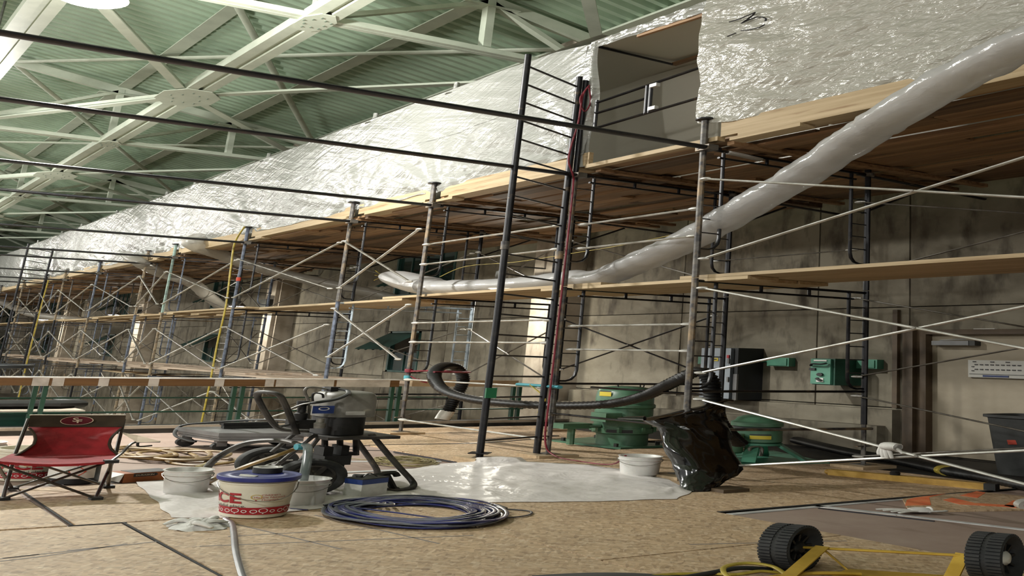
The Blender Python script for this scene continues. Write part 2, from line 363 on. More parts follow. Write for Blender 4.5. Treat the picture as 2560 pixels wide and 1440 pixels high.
MT['lamp_dark'] = pmat('lamp_dark', '#3b3b38', rough=.5, metal=.4)
MT['lamp_glow'] = pmat('lamp_glow', '#ffffff', emit='#fff8ea', estr=40)
MT['lamp_glow2'] = pmat('wall_lamp_glow', '#ffffff', emit='#fff7e6', estr=18)
MT['bolt'] = pmat('bolt', '#7d8a7a', rough=.5, metal=.3)
MT['teal_rag'] = pmat('teal_tape', '#4a9aa8', rough=.7)
MT['white_wrap'] = pmat('white_wrap', '#d8d6d0', '#bab7b0', 6, rough=.4)
MT['tag_green'] = pmat('green_tag', '#1d6a45', rough=.5)
# ================================================================ lamps of the hall
def high_bay(x, y, label):
    t = thing('high_bay_lamp', (x, y, 7.47), label, 'lamp', 'high bay lamps under the roof')
    MB().lathe([(.04,.5),(.12,.48),(.13,.3),(.15,.25),(.27,.02),(.28,0),(.26,0),(.14,.23)], (x,y,7.47), n=28, caps=False).build('reflector', MT['lamp_shell'], t)
    MB().lathe([(.0,.05),(.14,.04),(.24,.02),(.25,-.02),(.2,-.05),(.0,-.07)], (x,y,7.47), n=28, caps=False).build('lens', MT['lamp_glow'], t)
    MB().tube([(x,y,7.95),(x,y,12-.31*x-.1)], .02, 8).build('hanger_rod', MT['lamp_shell'], t)
    l = bpy.data.lights.new('high_bay_light', 'POINT'); l.energy = (HIGHBAY_W*(2.3 if 8 < y < 9 else .7)) if x > 0 else SIDE_W; l.color = (1.0, .99, .94); l.shadow_soft_size = .28
    o = bpy.data.objects.new('high_bay_light', l); C.objects.link(o); o.parent = t; o.location = (0, 0, -.35)
for i, (x, y) in enumerate([(1.37, 8.6), (1.37, 15.2), (1.37, 21.8), (1.37, 28.4), (1.37, 35.0), (-5.5, -4.0), (-5.5, 2.6), (-5.5, 9.2), (-5.5, 15.8), (-5.5, 22.4), (-5.5, 29.0)]):
    high_bay(x, y, 'round high bay lamp glaring at the top left corner under the roof' if i == 0 else
             ('high bay lamp glowing at the left edge below the bolted roof node' if i == 1 else 'high bay lamp ' + ['', '', 'third in the row along the hall', 'fourth in the row along the hall', 'fifth in the row along the hall', 'added out of view at left, behind the camera', 'added out of view at left, abreast of the chair', 'added out of view at left, third in its row', 'added out of view at left, fourth in its row', 'added out of view at left, fifth in its row', 'added out of view at left, sixth in its row'][i]))

# ================================================================ roof
def zr(x): return 12 - .31*x
EVEN = [9.63 + 8.22*k for k in range(-2, 6)]; ODD = [13.74 + 8.22*k for k in range(-2, 5)]
ZB = 8.69
m = MB()
pitch = .2; y = -12.0; prof = []
while y < 56:
    prof += [(y, 0), (y+.075, 0), (y+.09, .15), (y+.185, .15)]; y += pitch
xs = (-14., 7.6)
for x in xs: m.v += [(x, yy, zr(x)+.02+dz) for yy, dz in prof]
n = len(prof); m.f = [(i, i+1, n+i+1, n+i) for i in range(n-1)]
roof = m.build('ceiling', MT['deck_green'], smooth=0, kind='structure'); tag(roof, 'pale green corrugated steel roof deck sloping down to the wall')
def steel_thing(name, label, cat, group=None): return lambda mb: tag(mb.build(name, MT['green_steel']), label, cat, group)
PUR = [(-12.0, ''), (-10.1, ''), (-8.2, ''), (-6.2, ''), (-4.2, ''), (-2.2, ''), (-.2, ''), (1.72, 'above the high bay lamp'), (3.65, 'in the middle of the roof'), (5.57, 'above the white tent'), (7.09, 'closest to the concrete wall')]
for x, s_ in PUR:
    z = zr(x)
    t = thing('roof_purlin', (x, 20, z-.2), 'flat pale green purlin along the hall ' + (s_ or ['seventh', 'sixth', 'fifth', 'fourth', 'third', 'second', 'first'][PUR.index((x, s_))] + ' to the left of the lamps'), 'beam', 'purlins under the roof deck')
    MB().box(x-.11, -11, z-.16, x+.11, 54, z-.13).build('flange', MT['green_steel'], t)
    MB().box(x-.012, -11, z-.13, x+.012, 54, z+.01).build('web', MT['green_steel'], t)
for x, s_ in ((3.62, 'through the large bolted node plates'), (1.30, 'behind the bright high bay lamp'), (-3.3, 'on the far left')):
    t = thing('bottom_chord_beam', (x, 20, ZB-.1), 'wide grooved pale green beam running along the hall ' + s_, 'beam', 'lower beams of the roof')
    for sx in (-1, 1): MB().box(x+sx*.1-.065, -11, ZB-.1, x+sx*.1+.065, 54, ZB+.1).build('flange', MT['green_steel'], t)
    MB().box(x-.04, -11, ZB-.02, x+.04, 54, ZB+.02).build('web', MT['green_steel'], t)
def gusset(t, x, y, z, r=.42, diag=False):
    pts = [(x+r*1.0*math.cos(a)*(.8 if diag else .62), y+r*1.15*math.sin(a)) for a in [PI/8+k*PI/4 for k in range(8)]]
    g = MB().prism(pts, z-.125, z-.105).build('gusset_plate', MT['green_steel'], t, smooth=0)
    for k in range(10):
        a = k*PI/5+.2; rr = r*(.68 if k % 2 else .5)
        MB().lathe([(.014, 0), (.014, -.02)], (x+rr*.7*math.cos(a), y+rr*math.sin(a), z-.125), n=6).build('bolt', MT['bolt'], g)
for k, y in enumerate(EVEN):
    t = thing('roof_truss', (3.62, y, ZB), 'pale green steel truss crossing the hall, ' + ['behind the camera', 'above the camera', 'nearest of those in view, over the tent opening', 'second from the front', 'third from the front', 'fourth from the front', 'fifth from the front', 'farthest from the camera'][k], 'truss', 'roof trusses')
    MB().beam((-14, y, zr(-14)-.28), (7.2, y, zr(7.2)-.28), .1, .25).build('rafter', MT['green_steel'], t)
    for s_ in (-.045, .045): MB().box(-14, y+s_-.035, ZB-.06, 7.25, y+s_+.035, ZB+.06).build('bottom_chord', MT['green_steel'], t)
    for x in (-3.3, 1.3, 3.62, 5.57): MB().beam((x, y, ZB), (x, y, zr(x)-.25), .12, .1).build('post', MT['green_steel'], t)
    for a, b in (((3.62, ZB), (5.57, zr(5.57)-.3)), ((3.62, zr(3.62)-.3), (1.3, ZB)), ((7.15, ZB), (5.57, zr(5.57)-.3)), ((1.3, zr(1.3)-.3), (-3.3, ZB))):
        MB().beam((a[0], y, a[1]), (b[0], y, b[1]), .1, .09).build('diagonal', MT['green_steel'], t)
    for x in (1.3, 3.62): gusset(t, x, y, ZB, .3)
    if k in (2, 3):
        for x in (3.62, 5.57): MB().prism([(x-.35, y-.1), (x+.35, y-.1), (x+.35, y+.1), (x-.35, y+.1)], zr(x)-.45, zr(x)-.43).build('bearing_plate', MT['green_steel'], t)
for k, y in enumerate(ODD):
    t = thing('roof_bracing', (3.62, y, ZB), 'pale green bracing bars meeting at a bolted plate, ' + ['behind the camera', 'over the camera', 'nearest in view at the upper left', 'second in view', 'third in view', 'fourth in view', 'farthest along the hall'][k], 'bracing', 'horizontal roof bracing')
    for ex, ey in ((1.3, -4.11), (1.3, 4.11), (7.25, -4.11), (7.25, 4.11)):
        a = Vector((3.62, y, ZB-.06)); b = Vector((ex, y+ey, ZB-.06)); d = (b-a).normalized()*.35
        MB().beam(a+d, b-d, .13, .03).build('flange', MT['green_steel'], t)
        if ex < 3: MB().beam(a+d+Vector((0,0,.09)), b-d+Vector((0,0,.09)), .03, .16).build('web', MT['green_steel'], t)
        else: MB().beam(a+d+Vector((0,0,.04)), b-d+Vector((0,0,.04)), .02, .07).build('web', MT['green_steel'], t)
    gusset(t, 3.62, y, ZB, .5, True)
for k, y in enumerate((9.63, 17.85, 26.07, 34.3)):
    for j, (a, b) in enumerate((((7.09, y+.2), (2.0, y+8.1)), ((2.0, y+.1), (7.03, y+8.1)))):
        o = MB().tube([(a[0], a[1], zr(a[0])-.32), (b[0], b[1], zr(b[0])-.32)], .055, 10).build('bracing_tube', MT['green_steel'])
        tag(o, ['left', 'right'][j] + '-leaning round green bracing tube in the roof bay ' + ['above the tent opening', 'second from the front', 'third from the front', 'far along the hall'][k], 'tube', 'roof bracing tubes')

# ================================================================ floor
f = MB(); f.prism([(-14, -10), (7.6, -10), (7.6, 8.95), (-14, 8.95)], -.3, -.03)
floor = f.build('floor', MT['slab'], kind='structure', smooth=0); tag(floor, 'work floor covered with paper and OSB sheets')
floor['_org'] = tuple(floor['_org'])
def sheet(parent, name, pts, z0, z1, mt): return MB().prism(pts, z0, z1).build(name, mt, parent, smooth=0)
def rect(x0, y0, x1, y1): return [(x0, y0), (x1, y0), (x1, y1), (x0, y1)]
g = .006
for r_ in ((-14, 4.42, 3.7, 8.84), (3.6, -6, 6.1, 3.66), (-14, -10, -1.3, 4.41)):
    sheet(floor, 'paper_cover', rect(*r_), -.03, -.004, MT['paper'])
for r_ in ((-1.3, 2.0, 1.25, 4.405), (-1.3, -.5, 1.25, 2.0), (-1.3, 4.425, 1.065, 5.48), (1.085, 4.425, 1.62, 5.62), (1.62, 4.425, 2.75, 5.6), (2.75, 4.425, 3.66, 5.6),
           (1.26, 2.1, 2.42, 4.415), (2.42, 3.0, 3.6, 4.415), (2.42, .8, 3.6, 3.0), (1.26, -.3, 2.42, 2.1),
           (3.6, 3.69, 4.75, 5.1), (4.75, 3.69, 5.93, 5.1), (3.67, 5.1, 4.45, 6.75), (4.45, 5.1, 5.2, 7.4), (5.2, 5.1, 5.9, 6.4), (3.67, 6.75, 4.45, 8.8), (4.45, 7.4, 5.6, 8.8), (5.6, 7.0, 6.2, 8.8)):
    x0, y0, x1, y1 = r_
    sheet(floor, 'osb_sheet', rect(x0+g, y0+g, x1-g, y1-g), -.004, .010, MT['osb'])
def strip(a, b, wd, mt, z=.013, name='tape_strip'):
    a = Vector((*a, 0)); b = Vector((*b, 0)); d = (b-a).normalized(); nrm = Vector((-d.y, d.x, 0))*wd/2
    return sheet(floor, name, [tuple((p+q)[:2]) for p, q in ((a, -nrm), (b, -nrm), (b, nrm), (a, nrm))], z-.006, z, mt)
strip((3.62, 3.63), (4.9, 3.66), .04, MT['tape'], .003); strip((4.2, 3.66), (4.32, 3.30), .05, MT['tape'], .003); strip((4.32, 3.30), (4.6, 2.2), .04, MT['tape'], .003)
strip((4.15, 3.6), (4.3, 3.1), .012, MT['dark_hose'], .004); strip((5.1, 3.55), (5.9, 3.3), .05, MT['tape'], .003)
strip((2.2, 6.6), (3.6, 6.1), .05, MT['tape'], .003); strip((1.2, 5.75), (3.4, 5.75), .06, MT['tape'], .003); strip((1.5, 7.9), (2.1, 6.8), .05, MT['tape'], .003)
strip((2.6, 7.6), (3.6, 6.9), .02, MT['slab'], .003)
for a, b in (((1.06, 4.415), (1.27, 4.415)), ((1.075, 4.43), (1.09, 5.5)), ((1.256, 4.41), (1.247, 3.0))): strip(a, b, .010, MT['gap_shade'], .0125, 'gap_shade')  # dark strips laid on the sheets paint the shade of their seams
strip((3.6, 3.675), (5.9, 3.675), .022, MT['gap_shade'], .0125, 'gap_shade')
for a, b in (((1.62, 4.2), (1.75, 3.55)), ((1.98, 4.3), (2.1, 3.5)), ((1.5, 3.95), (2.6, 3.85)), ((1.35, 3.8), (2.3, 3.6)), ((.75, 3.85), (1.25, 3.95)), ((2.9, 3.1), (3.5, 2.9))): strip(a, b, .012, MT['pencil'], .0112, 'pencil_line')
for a, b in (((.72, 3.84), (.86, 3.87)), ((.72, 3.80), (.86, 3.83)), ((.86, 3.83), (1.15, 3.95)), ((.95, 3.9), (1.05, 3.92))): strip(a, b, .012, MT['pencil'], .0112, 'printed_mark')
# kerb and the lower hall beyond the railing
k = MB().box(-14, 8.84, -.3, 6.6, 9.02, .12).build('trim_1', MT['slab'], kind='structure'); tag(k, 'dark kerb along the edge of the work floor')
MB().box(-14, 8.838, .075, 6.6, 8.86, .125).build('kerb_nosing', MT['concrete2'], k)
lo = MB().box(-14, 9.02, -2.6, 7.6, 56, -2.4).build('floor', MT['concrete2'], kind='structure'); tag(lo, 'concrete floor of the sunken hall beyond the railing')
# far and side walls
for nm, b_, lb in (('wall_far', (-14, 55, -2.6, 7.6, 55.3, 17), 'far end wall of the hall'),):
    tag(MB().box(*b_).build(nm, MT['concrete2'], kind='structure'), lb)

# ================================================================ concrete wall
wall = MB().box(7.36, -10, -2.6, 7.75, 55, 10.2).build('wall_right', MT['joint'], kind='structure', smooth=0); tag(wall, 'stained board-marked concrete wall behind the scaffold')
COL = [9.98 + 8.25*k for k in range(0, 6)]
def panel(y0, y1, z0, z1, x=7.3):
    gp = .008
    MB().box(x, y0+gp, z0+gp, 7.37, y1-gp, z1-gp).build('concrete_panel', MT['concrete'], wall, smooth=0)
ROWS = [-2.4, .72, 2.45, 4.85, 7.2, 9.9]
for y0, y1 in ((-4, 0), (0, 2.2), (2.2, 4.25), (5.48, 6.4), (6.4, 8.1), (8.1, 9.77)):
    for a, b in zip(ROWS, ROWS[1:]): panel(y0, y1, a, b)
for a, b in ((2.02, 2.45), (2.45, 4.85), (4.85, 7.2), (7.2, 9.9)): panel(4.25, 5.48, a, b)
for k, yc in enumerate(COL):
    a0 = yc+.21; a1 = yc+8.25-.21; w0 = yc+2.65; w1 = yc+4.35; l0 = yc+3.35; l1 = yc+4.25
    for y0, y1 in ((a0, a0+1.3), (a0+1.3, w0), (w1, w1+1.8), (w1+1.8, a1)):
        for a, b in zip(ROWS, ROWS[1:]): panel(y0, y1, a, b)
    panel(w0, w1, -2.4, .86); panel(w0, l0, .86, 2.12); panel(l1, w1, .86, 2.12); panel(w0, w1, 2.12, 3.25); panel(w0, w1, 4.85, 7.2); panel(w0, w1, 7.2, 9.9)
ORD = ['nearest', 'second', 'third', 'fourth', 'fifth', 'farthest']
for k, yc in enumerate(COL):
    p = MB().box(6.92, yc-.21, -2.4, 7.3, yc+.21, 9.7).build('trim_%d' % (k+2), MT['concrete2'], kind='structure', smooth=0); tag(p, ORD[k] + ' concrete pilaster on the wall')
    MB().box(6.99, yc-.27, -2.4, 7.3, yc-.21, 9.7).build('pilaster_step', MT['concrete2'], p, smooth=0)
for i, b_ in enumerate(((7.2, 5.56, -.03, 7.3, 9.7, .69), (7.1, 5.62, -.03, 7.2, 9.7, .42))):
    tag(MB().box(*b_).build('trim_%d' % (i+10), MT['concrete'], kind='structure', smooth=0), ['upper', 'lower'][i] + ' step of the concrete wall base')
# windows with green steel frames
for k, yc in enumerate(COL[:5]):
    w0 = yc+2.65; w1 = yc+4.35; l0 = yc+3.35; l1 = yc+4.25
    for j, (y0, y1, z0, z1) in enumerate(((w0, w1, 3.25, 4.85), (l0, l1, .86, 2.12))):
        wn = thing('window_%d' % (k*2+j+1), (7.3, (y0+y1)/2, z0), ['upper', 'lower'][j] + ' green steel window in the ' + ORD[k] + ' wall bay', 'window', kind='structure'); del wn['category']
        t_ = .05
        for q in ((y0, y0+t_, z0, z1), (y1-t_, y1, z0, z1), (y0, y1, z0, z0+t_), (y0, y1, z1-t_, z1)): MB().box(7.29, q[0], q[2], 7.36, q[1], q[3]).build('window_frame', MT['window_green'], wn)
        ny = 4 if j == 0 else 2
        for a in range(ny):
            ya = lerp(y0, y1, a/ny)+.03; yb = lerp(y0, y1, (a+1)/ny)-.03
            for b in range(2):
                za = lerp(z0, z1, b/2)+.03; zb_ = lerp(z0, z1, (b+1)/2)-.03
                if j == 1 and b == 1: continue
                MB().box(7.335, ya, za, 7.345, yb, zb_).build('pane', MT['glass_dark'], wn)
                MB().box(7.32, ya-.03, za-.03, 7.35, ya, zb_+.03).build('glazing_bar', MT['window_green'], wn)
        # hopper sash tilted open into the hall
        hy0, hy1 = (y0, y1) if j == 1 else (y0+.5, y1-.45)
        zh = z1-.05 if j == 1 else z0+.75
        sash = MB().add([(7.28, hy0, zh), (7.28, hy1, zh), (6.78, hy1, zh-.50), (6.78, hy0, zh-.50), (7.25, hy0, zh-.03), (7.25, hy1, zh-.03), (6.76, hy1, zh-.53), (6.76, hy0, zh-.53)],
                        [(0,1,2,3),(7,6,5,4),(0,4,5,1),(1,5,6,2),(2,6,7,3),(3,7,4,0)]).build('open_sash', MT['window_green'], wn, smooth=0)
        for a in range(4):
            yy = lerp(hy0, hy1, (a+.5)/4)
            MB().beam((7.24, yy, zh-.06), (6.76, yy, zh-.55), .03, .02).build('sash_bar', MT['glass_dark'], sash)
# door at the right edge
d = thing('door_1', (7.4, 4.8, 0), None, None, kind='structure'); tag(d, 'beige door in a brown frame at the right edge')
MB().box(7.33, 4.28, 0, 7.36, 5.30, 1.97).build('door_slab', MT['door_paint'], d, smooth=0)
for b_ in ((7.25, 5.30, -.03, 7.36, 5.38, 2.05), (7.20, 5.38, -.03, 7.36, 5.47, 2.05), (7.25, 4.2, 1.97, 7.36, 5.30, 2.05), (7.25, 4.2, -.03, 7.36, 4.28, 2.05)): MB().box(*b_).build('door_frame', MT['door_frame'], d, smooth=0)
cl = MB().box(7.25, 4.94, 1.79, 7.33, 5.25, 1.86).build('door_closer', MT['cart_grey'], d); MB().box(7.255, 4.89, 1.785, 7.33, 4.94, 1.865).build('closer_cap', MT['lamp_dark'], cl)
MB().beam((7.29, 5.2, 1.87), (7.29, 4.95, 1.90), .02, .012).build('closer_arm', MT['cart_grey'], cl)
sg = thing('door_sign', (7.32, 4.75, 1.28), 'white printed notice board fixed to the beige door', 'sign')
MB().box(7.305, 4.5, 1.28, 7.33, 4.98, 1.555).build('board', MT['paper_white'], sg, smooth=0)
for r_ in range(2):
    for q in range(9): MB().box(7.30, 4.90-.042*q, 1.475-.075*r_, 7.306, 4.925-.042*q, 1.49-.075*r_).build('printed_mark', MT['dark_print'], sg)
for yy, zz, ww, mt in ((4.94, 1.53, .025, 'dark_print'), (4.80, 1.53, .03, 'dark_print'), (4.68, 1.53, .03, 'dark_print'), (4.95, 1.45, .02, 'dark_print'), (4.95, 1.385, .02, 'dark_print'), (4.86, 1.305, .2, 'blue_print')):
    MB().box(7.30, yy-ww, zz-.008 if mt != 'blue_print' else zz-.012, 7.306, yy, zz+.006 if mt != 'blue_print' else zz+.014).build('printed_mark', MT[mt], sg)
MB().box(7.301, 4.5, 1.33, 7.306, 4.97, 1.336).build('printed_line', MT['dark_print'], sg)
o = MB().box(7.27, 4.74, 2.02, 7.30, 4.91, 2.06).build('wall_plate', MT['paper_white']); tag(o, 'small pale plate on the wall above the beige door', 'plate')
o = MB().box(7.26, 5.565, .72, 7.30, 5.61, 2.4).build('conduit', MT['door_frame']); tag(o, 'brown vertical conduit beside the beige door frame', 'conduit')
# ================================================================ scaffold
XO, XI = 4.42, 5.95
FR = [1.76, 4.81, 6.12, 8.2, 9.83, 12.8, 15.73, 17.15, 20.23, 23.04, 24.9, 27.55, 30.7, 33.6, 36.6, 39.6, 42.6]
def leg_mats(i): return ['black_steel', 'worn_steel', 'worn_steel', 'worn_steel', 'worn_steel', 'blue_steel', 'teal_steel', 'tan_steel', 'blue_steel', 'tan_steel', 'black_steel', 'tan_steel', 'worn_steel'][i % 13]
def frame(y, z0, z1, mt, bar, label, detail, group='scaffold frames'):
    t = thing('walkthrough_scaffold', (XO, y, z0), label, 'scaffold frame', group)
    for x, mm in ((XO, mt), (XI, bar)): MB().tube([(x, y, z0), (x, y, z1)], .0215, 10 if detail else 6).build('leg', MT[mm], t)
    MB().tube([(XO, y, z1-.03), (XI, y, z1-.03)], .018, 8 if detail else 6).build('header_bar', MT[bar], t)
    MB().tube([(XO+.13, y, z1-.13), (XI-.13, y, z1-.13)], .014, 8 if detail else 6).build('lower_bar', MT[bar], t)
    for x in ((XO+.55, XO+.98) if detail else ()): MB().tube([(x, y, z1-.13), (x, y, z1-.03)], .012, 6).build('strut', MT[bar], t)
    zj = max(z0+.22, z1-1.42)
    for s_, x in ((1, XO), (-1, XI)):
        xi = x+s_*.17
        path = [(xi, y, z1-.03), (xi, y, zj+.16)] + [(x+s_*.085+s_*.085*math.cos(a), y, zj+.16-.16*math.sin(a)) for a in (PI/6, PI/3, PI/2)] + [(x, y, zj)]
        lad = MB().tube(path, .013, 8 if detail else 5).build('ladder_post', MT[bar], t)
        if detail:
            for q in range(6): MB().tube([(x, y, z1-.25-q*.19), (xi, y, z1-.25-q*.19)], .008, 6).build('rung', MT[bar], lad)
        else:
            mb = MB()
            for q in range(5): mb.tube([(x, y, z1-.25-q*.21), (xi, y, z1-.25-q*.21)], .008, 4)
            mb.build('rungs', MT[bar], lad, kind='stuff')
    return t
PL = ['beyond the right edge', 'right of the tent opening', 'beside the tall ladder', 'with red tape', 'second left of the ladder', 'with the yellow rope', 'with pale teal legs', 'left of the teal one', 'third from the far ladder', 'right of the far ladder', 'at the far ladder', 'first past the far ladder', 'second past the far ladder', 'third past the far ladder', 'fourth past the far ladder', 'fifth past the far ladder', 'farthest along the wall']
ZF = 4.34
for i, y in enumerate(FR):
    det = i <= 5; mt = leg_mats(i); bar = 'black_steel' if i < 6 else ('worn_steel' if i % 2 else 'blue_steel')
    place = PL[i]
    grp = 'scaffold frames' if i < 11 else 'far scaffold frames'
    fa = frame(y, 2.53, ZF, mt, bar, 'upper scaffold frame ' + place, det, grp)
    frame(y, .60, 2.52, leg_mats(i+1) if i != 5 else 'blue_steel', 'paleblue_steel' if i == 4 else bar, 'lower scaffold frame ' + place, det, grp)
    if y < 8.8:
        for x in (XO, XI):
            if i == 0 and x == XO: pass
            j = thing('screw_jack', (x, y, 0), ('outer' if x == XO else 'inner') + ' screw jack foot of the scaffold frame ' + place, 'jack', 'scaffold jacks')
            MB().tube([(x, y, .055), (x, y, .6)], .017, 10).build('screw', MT['worn_steel'], j)
            MB().box(x-.06, y-.06, .048, x+.06, y+.06, .056).build('base_plate', MT['worn_steel'], j)
            MB().beam((x-.07, y, .30), (x+.07, y, .30), .025, .015).build('wing_nut', MT['worn_steel'], j)
            o = MB().box(x-.16, y-.13, .010, x+.16, y+.13, .047).build('sole_board', MT['pine_block']); tag(o, 'timber board under the ' + ('outer' if x == XO else 'inner') + ' foot of the frame ' + place, 'board', 'sole boards')
        for zz in ((1.06,) if i in (1, 2) else ()):
            o = MB().tube([(XO, y, zz), (XI, y, zz)], .016, 8).build('tie_bar', MT['black_steel']); tag(o, 'black horizontal bar across the scaffold frame ' + place, 'bar', 'low tie bars')
    else:
        frame(y, -1.3, .59, leg_mats(i+2), bar, 'bottom scaffold frame ' + place, False, grp + ' standing in the sunken hall')
        t = thing('jack_pair', (XO, y, -2.4), 'pair of scaffold feet of the frame ' + place, 'jack', 'far scaffold feet')
        for x in (XO, XI):
            MB().tube([(x, y, -2.39), (x, y, -1.3)], .018, 6).build('screw', MT['worn_steel'], t); MB().box(x-.08, y-.08, -2.4, x+.08, y+.08, -2.385).build('base_plate', MT['worn_steel'], t)
    # head jack with its round cap above the frame
    for x in (XO, XI):
        if i == 2 and x == XO: continue
        h = thing('head_jack', (x, y, ZF), ('outer' if x == XO else 'inner') + ' head jack on top of the scaffold frame ' + place, 'jack', 'head jacks')
        MB().tube([(x, y, ZF), (x, y, 4.71 if x == XO else 4.39)], .024, 10 if det else 6).build('screw', MT[mt if x == XO else bar], h)
        if x == XO: MB().lathe([(.05, 4.71), (.06, 4.715), (.06, 4.735), (.05, 4.74)], (x, y, 0), n=16 if det else 8).build('cap', MT['black_steel'], h)
        MB().lathe([(.04, ZF-.06), (.045, ZF-.05), (.045, ZF-.01), (.04, ZF)], (x, y, 0), n=12 if det else 6).build('coupler', MT['galv2'], h)
# the taller outer post at the ladder
o = MB().tube([(XO, 6.12, 4.34), (XO+.01, 6.12, 5.9)], .022, 10).build('extension_post', MT['black_steel']); tag(o, 'tall black post rising above the deck beside the ladder top', 'post')
# ---- tie tubes across the hall
for i, y in enumerate(FR[1:11]):
    z = [4.30, 4.28, 4.27, 4.28, 4.29, 4.28, 4.27, 4.26, 4.28, 4.30][i]
    t = thing('tie_tube', (-1, y-.05, z), ['uppermost', 'second', 'third', 'fourth', 'fifth', 'sixth', 'seventh', 'eighth', 'ninth', 'tenth'][i] + ' long dark tube across the hall, counted from the top', 'tube', 'long tie tubes')
    MB().tube([(-11, y-.05, z+.02), (-4, y-.05, z), (1.5, y-.05, z-.01), (XO+.08, y-.05, z)], .029, 10).build('pipe', MT['black_steel'], t)
    MB().box(XO-.04, y-.09, z-.035, XO+.04, y+.03, z+.035).build('clamp', MT['worn_steel'], t)
# ---- cross braces
def brace(x, ya, yb, zt, zbm, mt, label, group='cross braces', r=.0135, thinmt=None):
    t = thing('cross_brace', (x, (ya+yb)/2, zbm), label, 'brace', group)
    for k, (a, b) in enumerate((((x, ya+.08, zt), (x, yb-.08, zbm)), ((x-.025, ya+.08, zbm), (x-.025, yb-.08, zt)))):
        bar = MB().tube([a, b], r, 7).build('bar', MT[mt if k == 0 else (thinmt or mt)], t)
        for p in (a, b): MB().ball(p, (.03, .045, .022), 8, 5).build('flat_end', MT['galv'], bar)
    MB().tube([(x-.04, (ya+yb)/2, (zt+zbm)/2), (x+.02, (ya+yb)/2, (zt+zbm)/2)], .012, 6).build('pivot', MT['galv2'], t)
xo = XO-.045; xi = XI-.04
brace(xo, 1.72, 4.78, 3.83, 2.76, 'galv', 'upper pale cross brace at the right edge')
brace(xo, 1.72, 4.75, 2.37, 1.30, 'galv', 'middle cross brace of pale tubes at the right edge')
brace(xo, 1.72, 4.72, .98, .16, 'galv', 'lowest cross brace of pale tubes at the right edge, with the glove on it')
brace(xi, 1.72, 4.9, 3.87, 2.78, 'galv2', 'thin upper cross brace in front of the concrete wall at right', r=.010)
brace(xi, 1.72, 4.92, 2.41, 1.27, 'galv2', 'thin middle cross brace in front of the door', r=.010)
brace(xi, 1.72, 4.9, 1.0, .16, 'galv2', 'thin low cross brace in front of the grey bin', r=.010)
for i in range(3, len(FR)-1):
    y0, y1 = FR[i], FR[i+1]; far = i > 10
    pl = 'just left of the frame ' + PL[i]
    g_ = 'cross braces' if not far else 'far cross braces'
    brace(xo, y0, y1, 3.82, 2.80, 'galv', 'upper outer cross brace ' + pl, g_, r=.0155, thinmt='galv2')
    lt, lb = (2.36, 1.34) if i == 3 else (2.02, .95)
    brace(xo, y0, y1, lt, lb, 'galv', 'middle outer cross brace ' + pl, g_, r=.0155, thinmt='galv2')
    if i >= 4: brace(xo, y0, y1, .35, -.75, 'galv', 'lowest outer cross brace ' + pl, g_, r=.0155, thinmt='galv2')
    brace(xi, y0, y1, 3.82, 2.80, 'galv2', 'upper inner cross brace ' + pl, g_, r=.011)
    brace(xi, y0, y1, 2.02, 1.0, 'galv2', 'middle inner cross brace ' + pl, g_, r=.011)
    if i >= 4: brace(xi, y0, y1, .35, -.75, 'galv2', 'lowest inner cross brace ' + pl, g_, r=.011)
brace(xi, 6.12, 8.2, 3.82, 2.80, 'galv2', 'upper inner cross brace behind the tall ladder', r=.011)
brace(xi, 6.12, 8.2, 2.2, 1.2, 'black_steel', 'dark inner cross brace behind the tall ladder', r=.012)
# ---- guard rails of the two bays at the ladder
def rail(x, ya, yb, z, mt, label, z2=None, r=.0145):
    t = thing('guard_rail', (x, (ya+yb)/2, z), label, 'rail', 'guard rails'); z2 = z if z2 is None else z2
    MB().tube([(x, ya+.05, z), (x, yb-.05, z2)], r, 8).build('bar', MT[mt], t)
    for p in ((x, ya+.09, z), (x, yb-.09, z2)): MB().ball(p, (.03, .06, .026), 8, 5).build('flat_end', MT['galv'], t)
for z, s_ in ((3.49, 'top'), (3.11, 'second'), (2.01, 'third'), (1.66, 'fourth')):
    rail(xo, 6.12, 8.2, z, 'galv', s_ + ' pale guard rail left of the ladder posts')
    rail(xo+.09, 4.81, 6.12, z if z > 3 else z-.09, 'galv', s_ + ' pale guard rail between the ladder and the tent opening post')
rail(xo, 6.12, 8.2, 1.0, 'galv', 'low pale rail with the turquoise tape left of the ladder', .98)
rail(xo, 6.12, 8.2, .25, 'galv', 'lowest pale rail sloping near the floor left of the ladder', .27)
rail(xi, 4.81, 6.3, 3.15, 'galv2', 'thin inner rail under the duct right of the ladder', r=.01); rail(xi, 4.81, 8.2, 2.86, 'galv2', 'long thin inner rail below the deck', r=.01)
for z, x, s_ in ((.62, XO-.02, 'lower'), (1.0, XO+.3, 'upper')):
    o = MB().tube([(x, 4.9, z), (x, 6.1, z+.01)], .015, 8).build('tie_bar', MT['black_steel']); tag(o, s_ + ' black bar behind the black bag', 'bar', 'black low bars')
o = MB().tube([(XI, 4.75, .55), (5.2, 4.85, .55), (XO, 4.85, .58)], .018, 8).build('tie_bar', MT['worn_steel']); tag(o, 'worn tube crossing in front of the small green motor', 'bar')
# wall ties
for i, y in enumerate(FR[1:9]):
    t = thing('wall_tie', (XI, y, 4.2), 'dark wall tie at the top of the frame ' + PL[i+1], 'tube', 'wall ties')
    MB().tube([(XI-.1, y, 4.30), (7.28, y, 4.22)], .02, 8).build('pipe', MT['black_steel'], t)
    MB().tube([(XI, y+.04, 3.72), (6.6, y+.04, 4.24)], .016, 8).build('strut', MT['black_steel'], t)
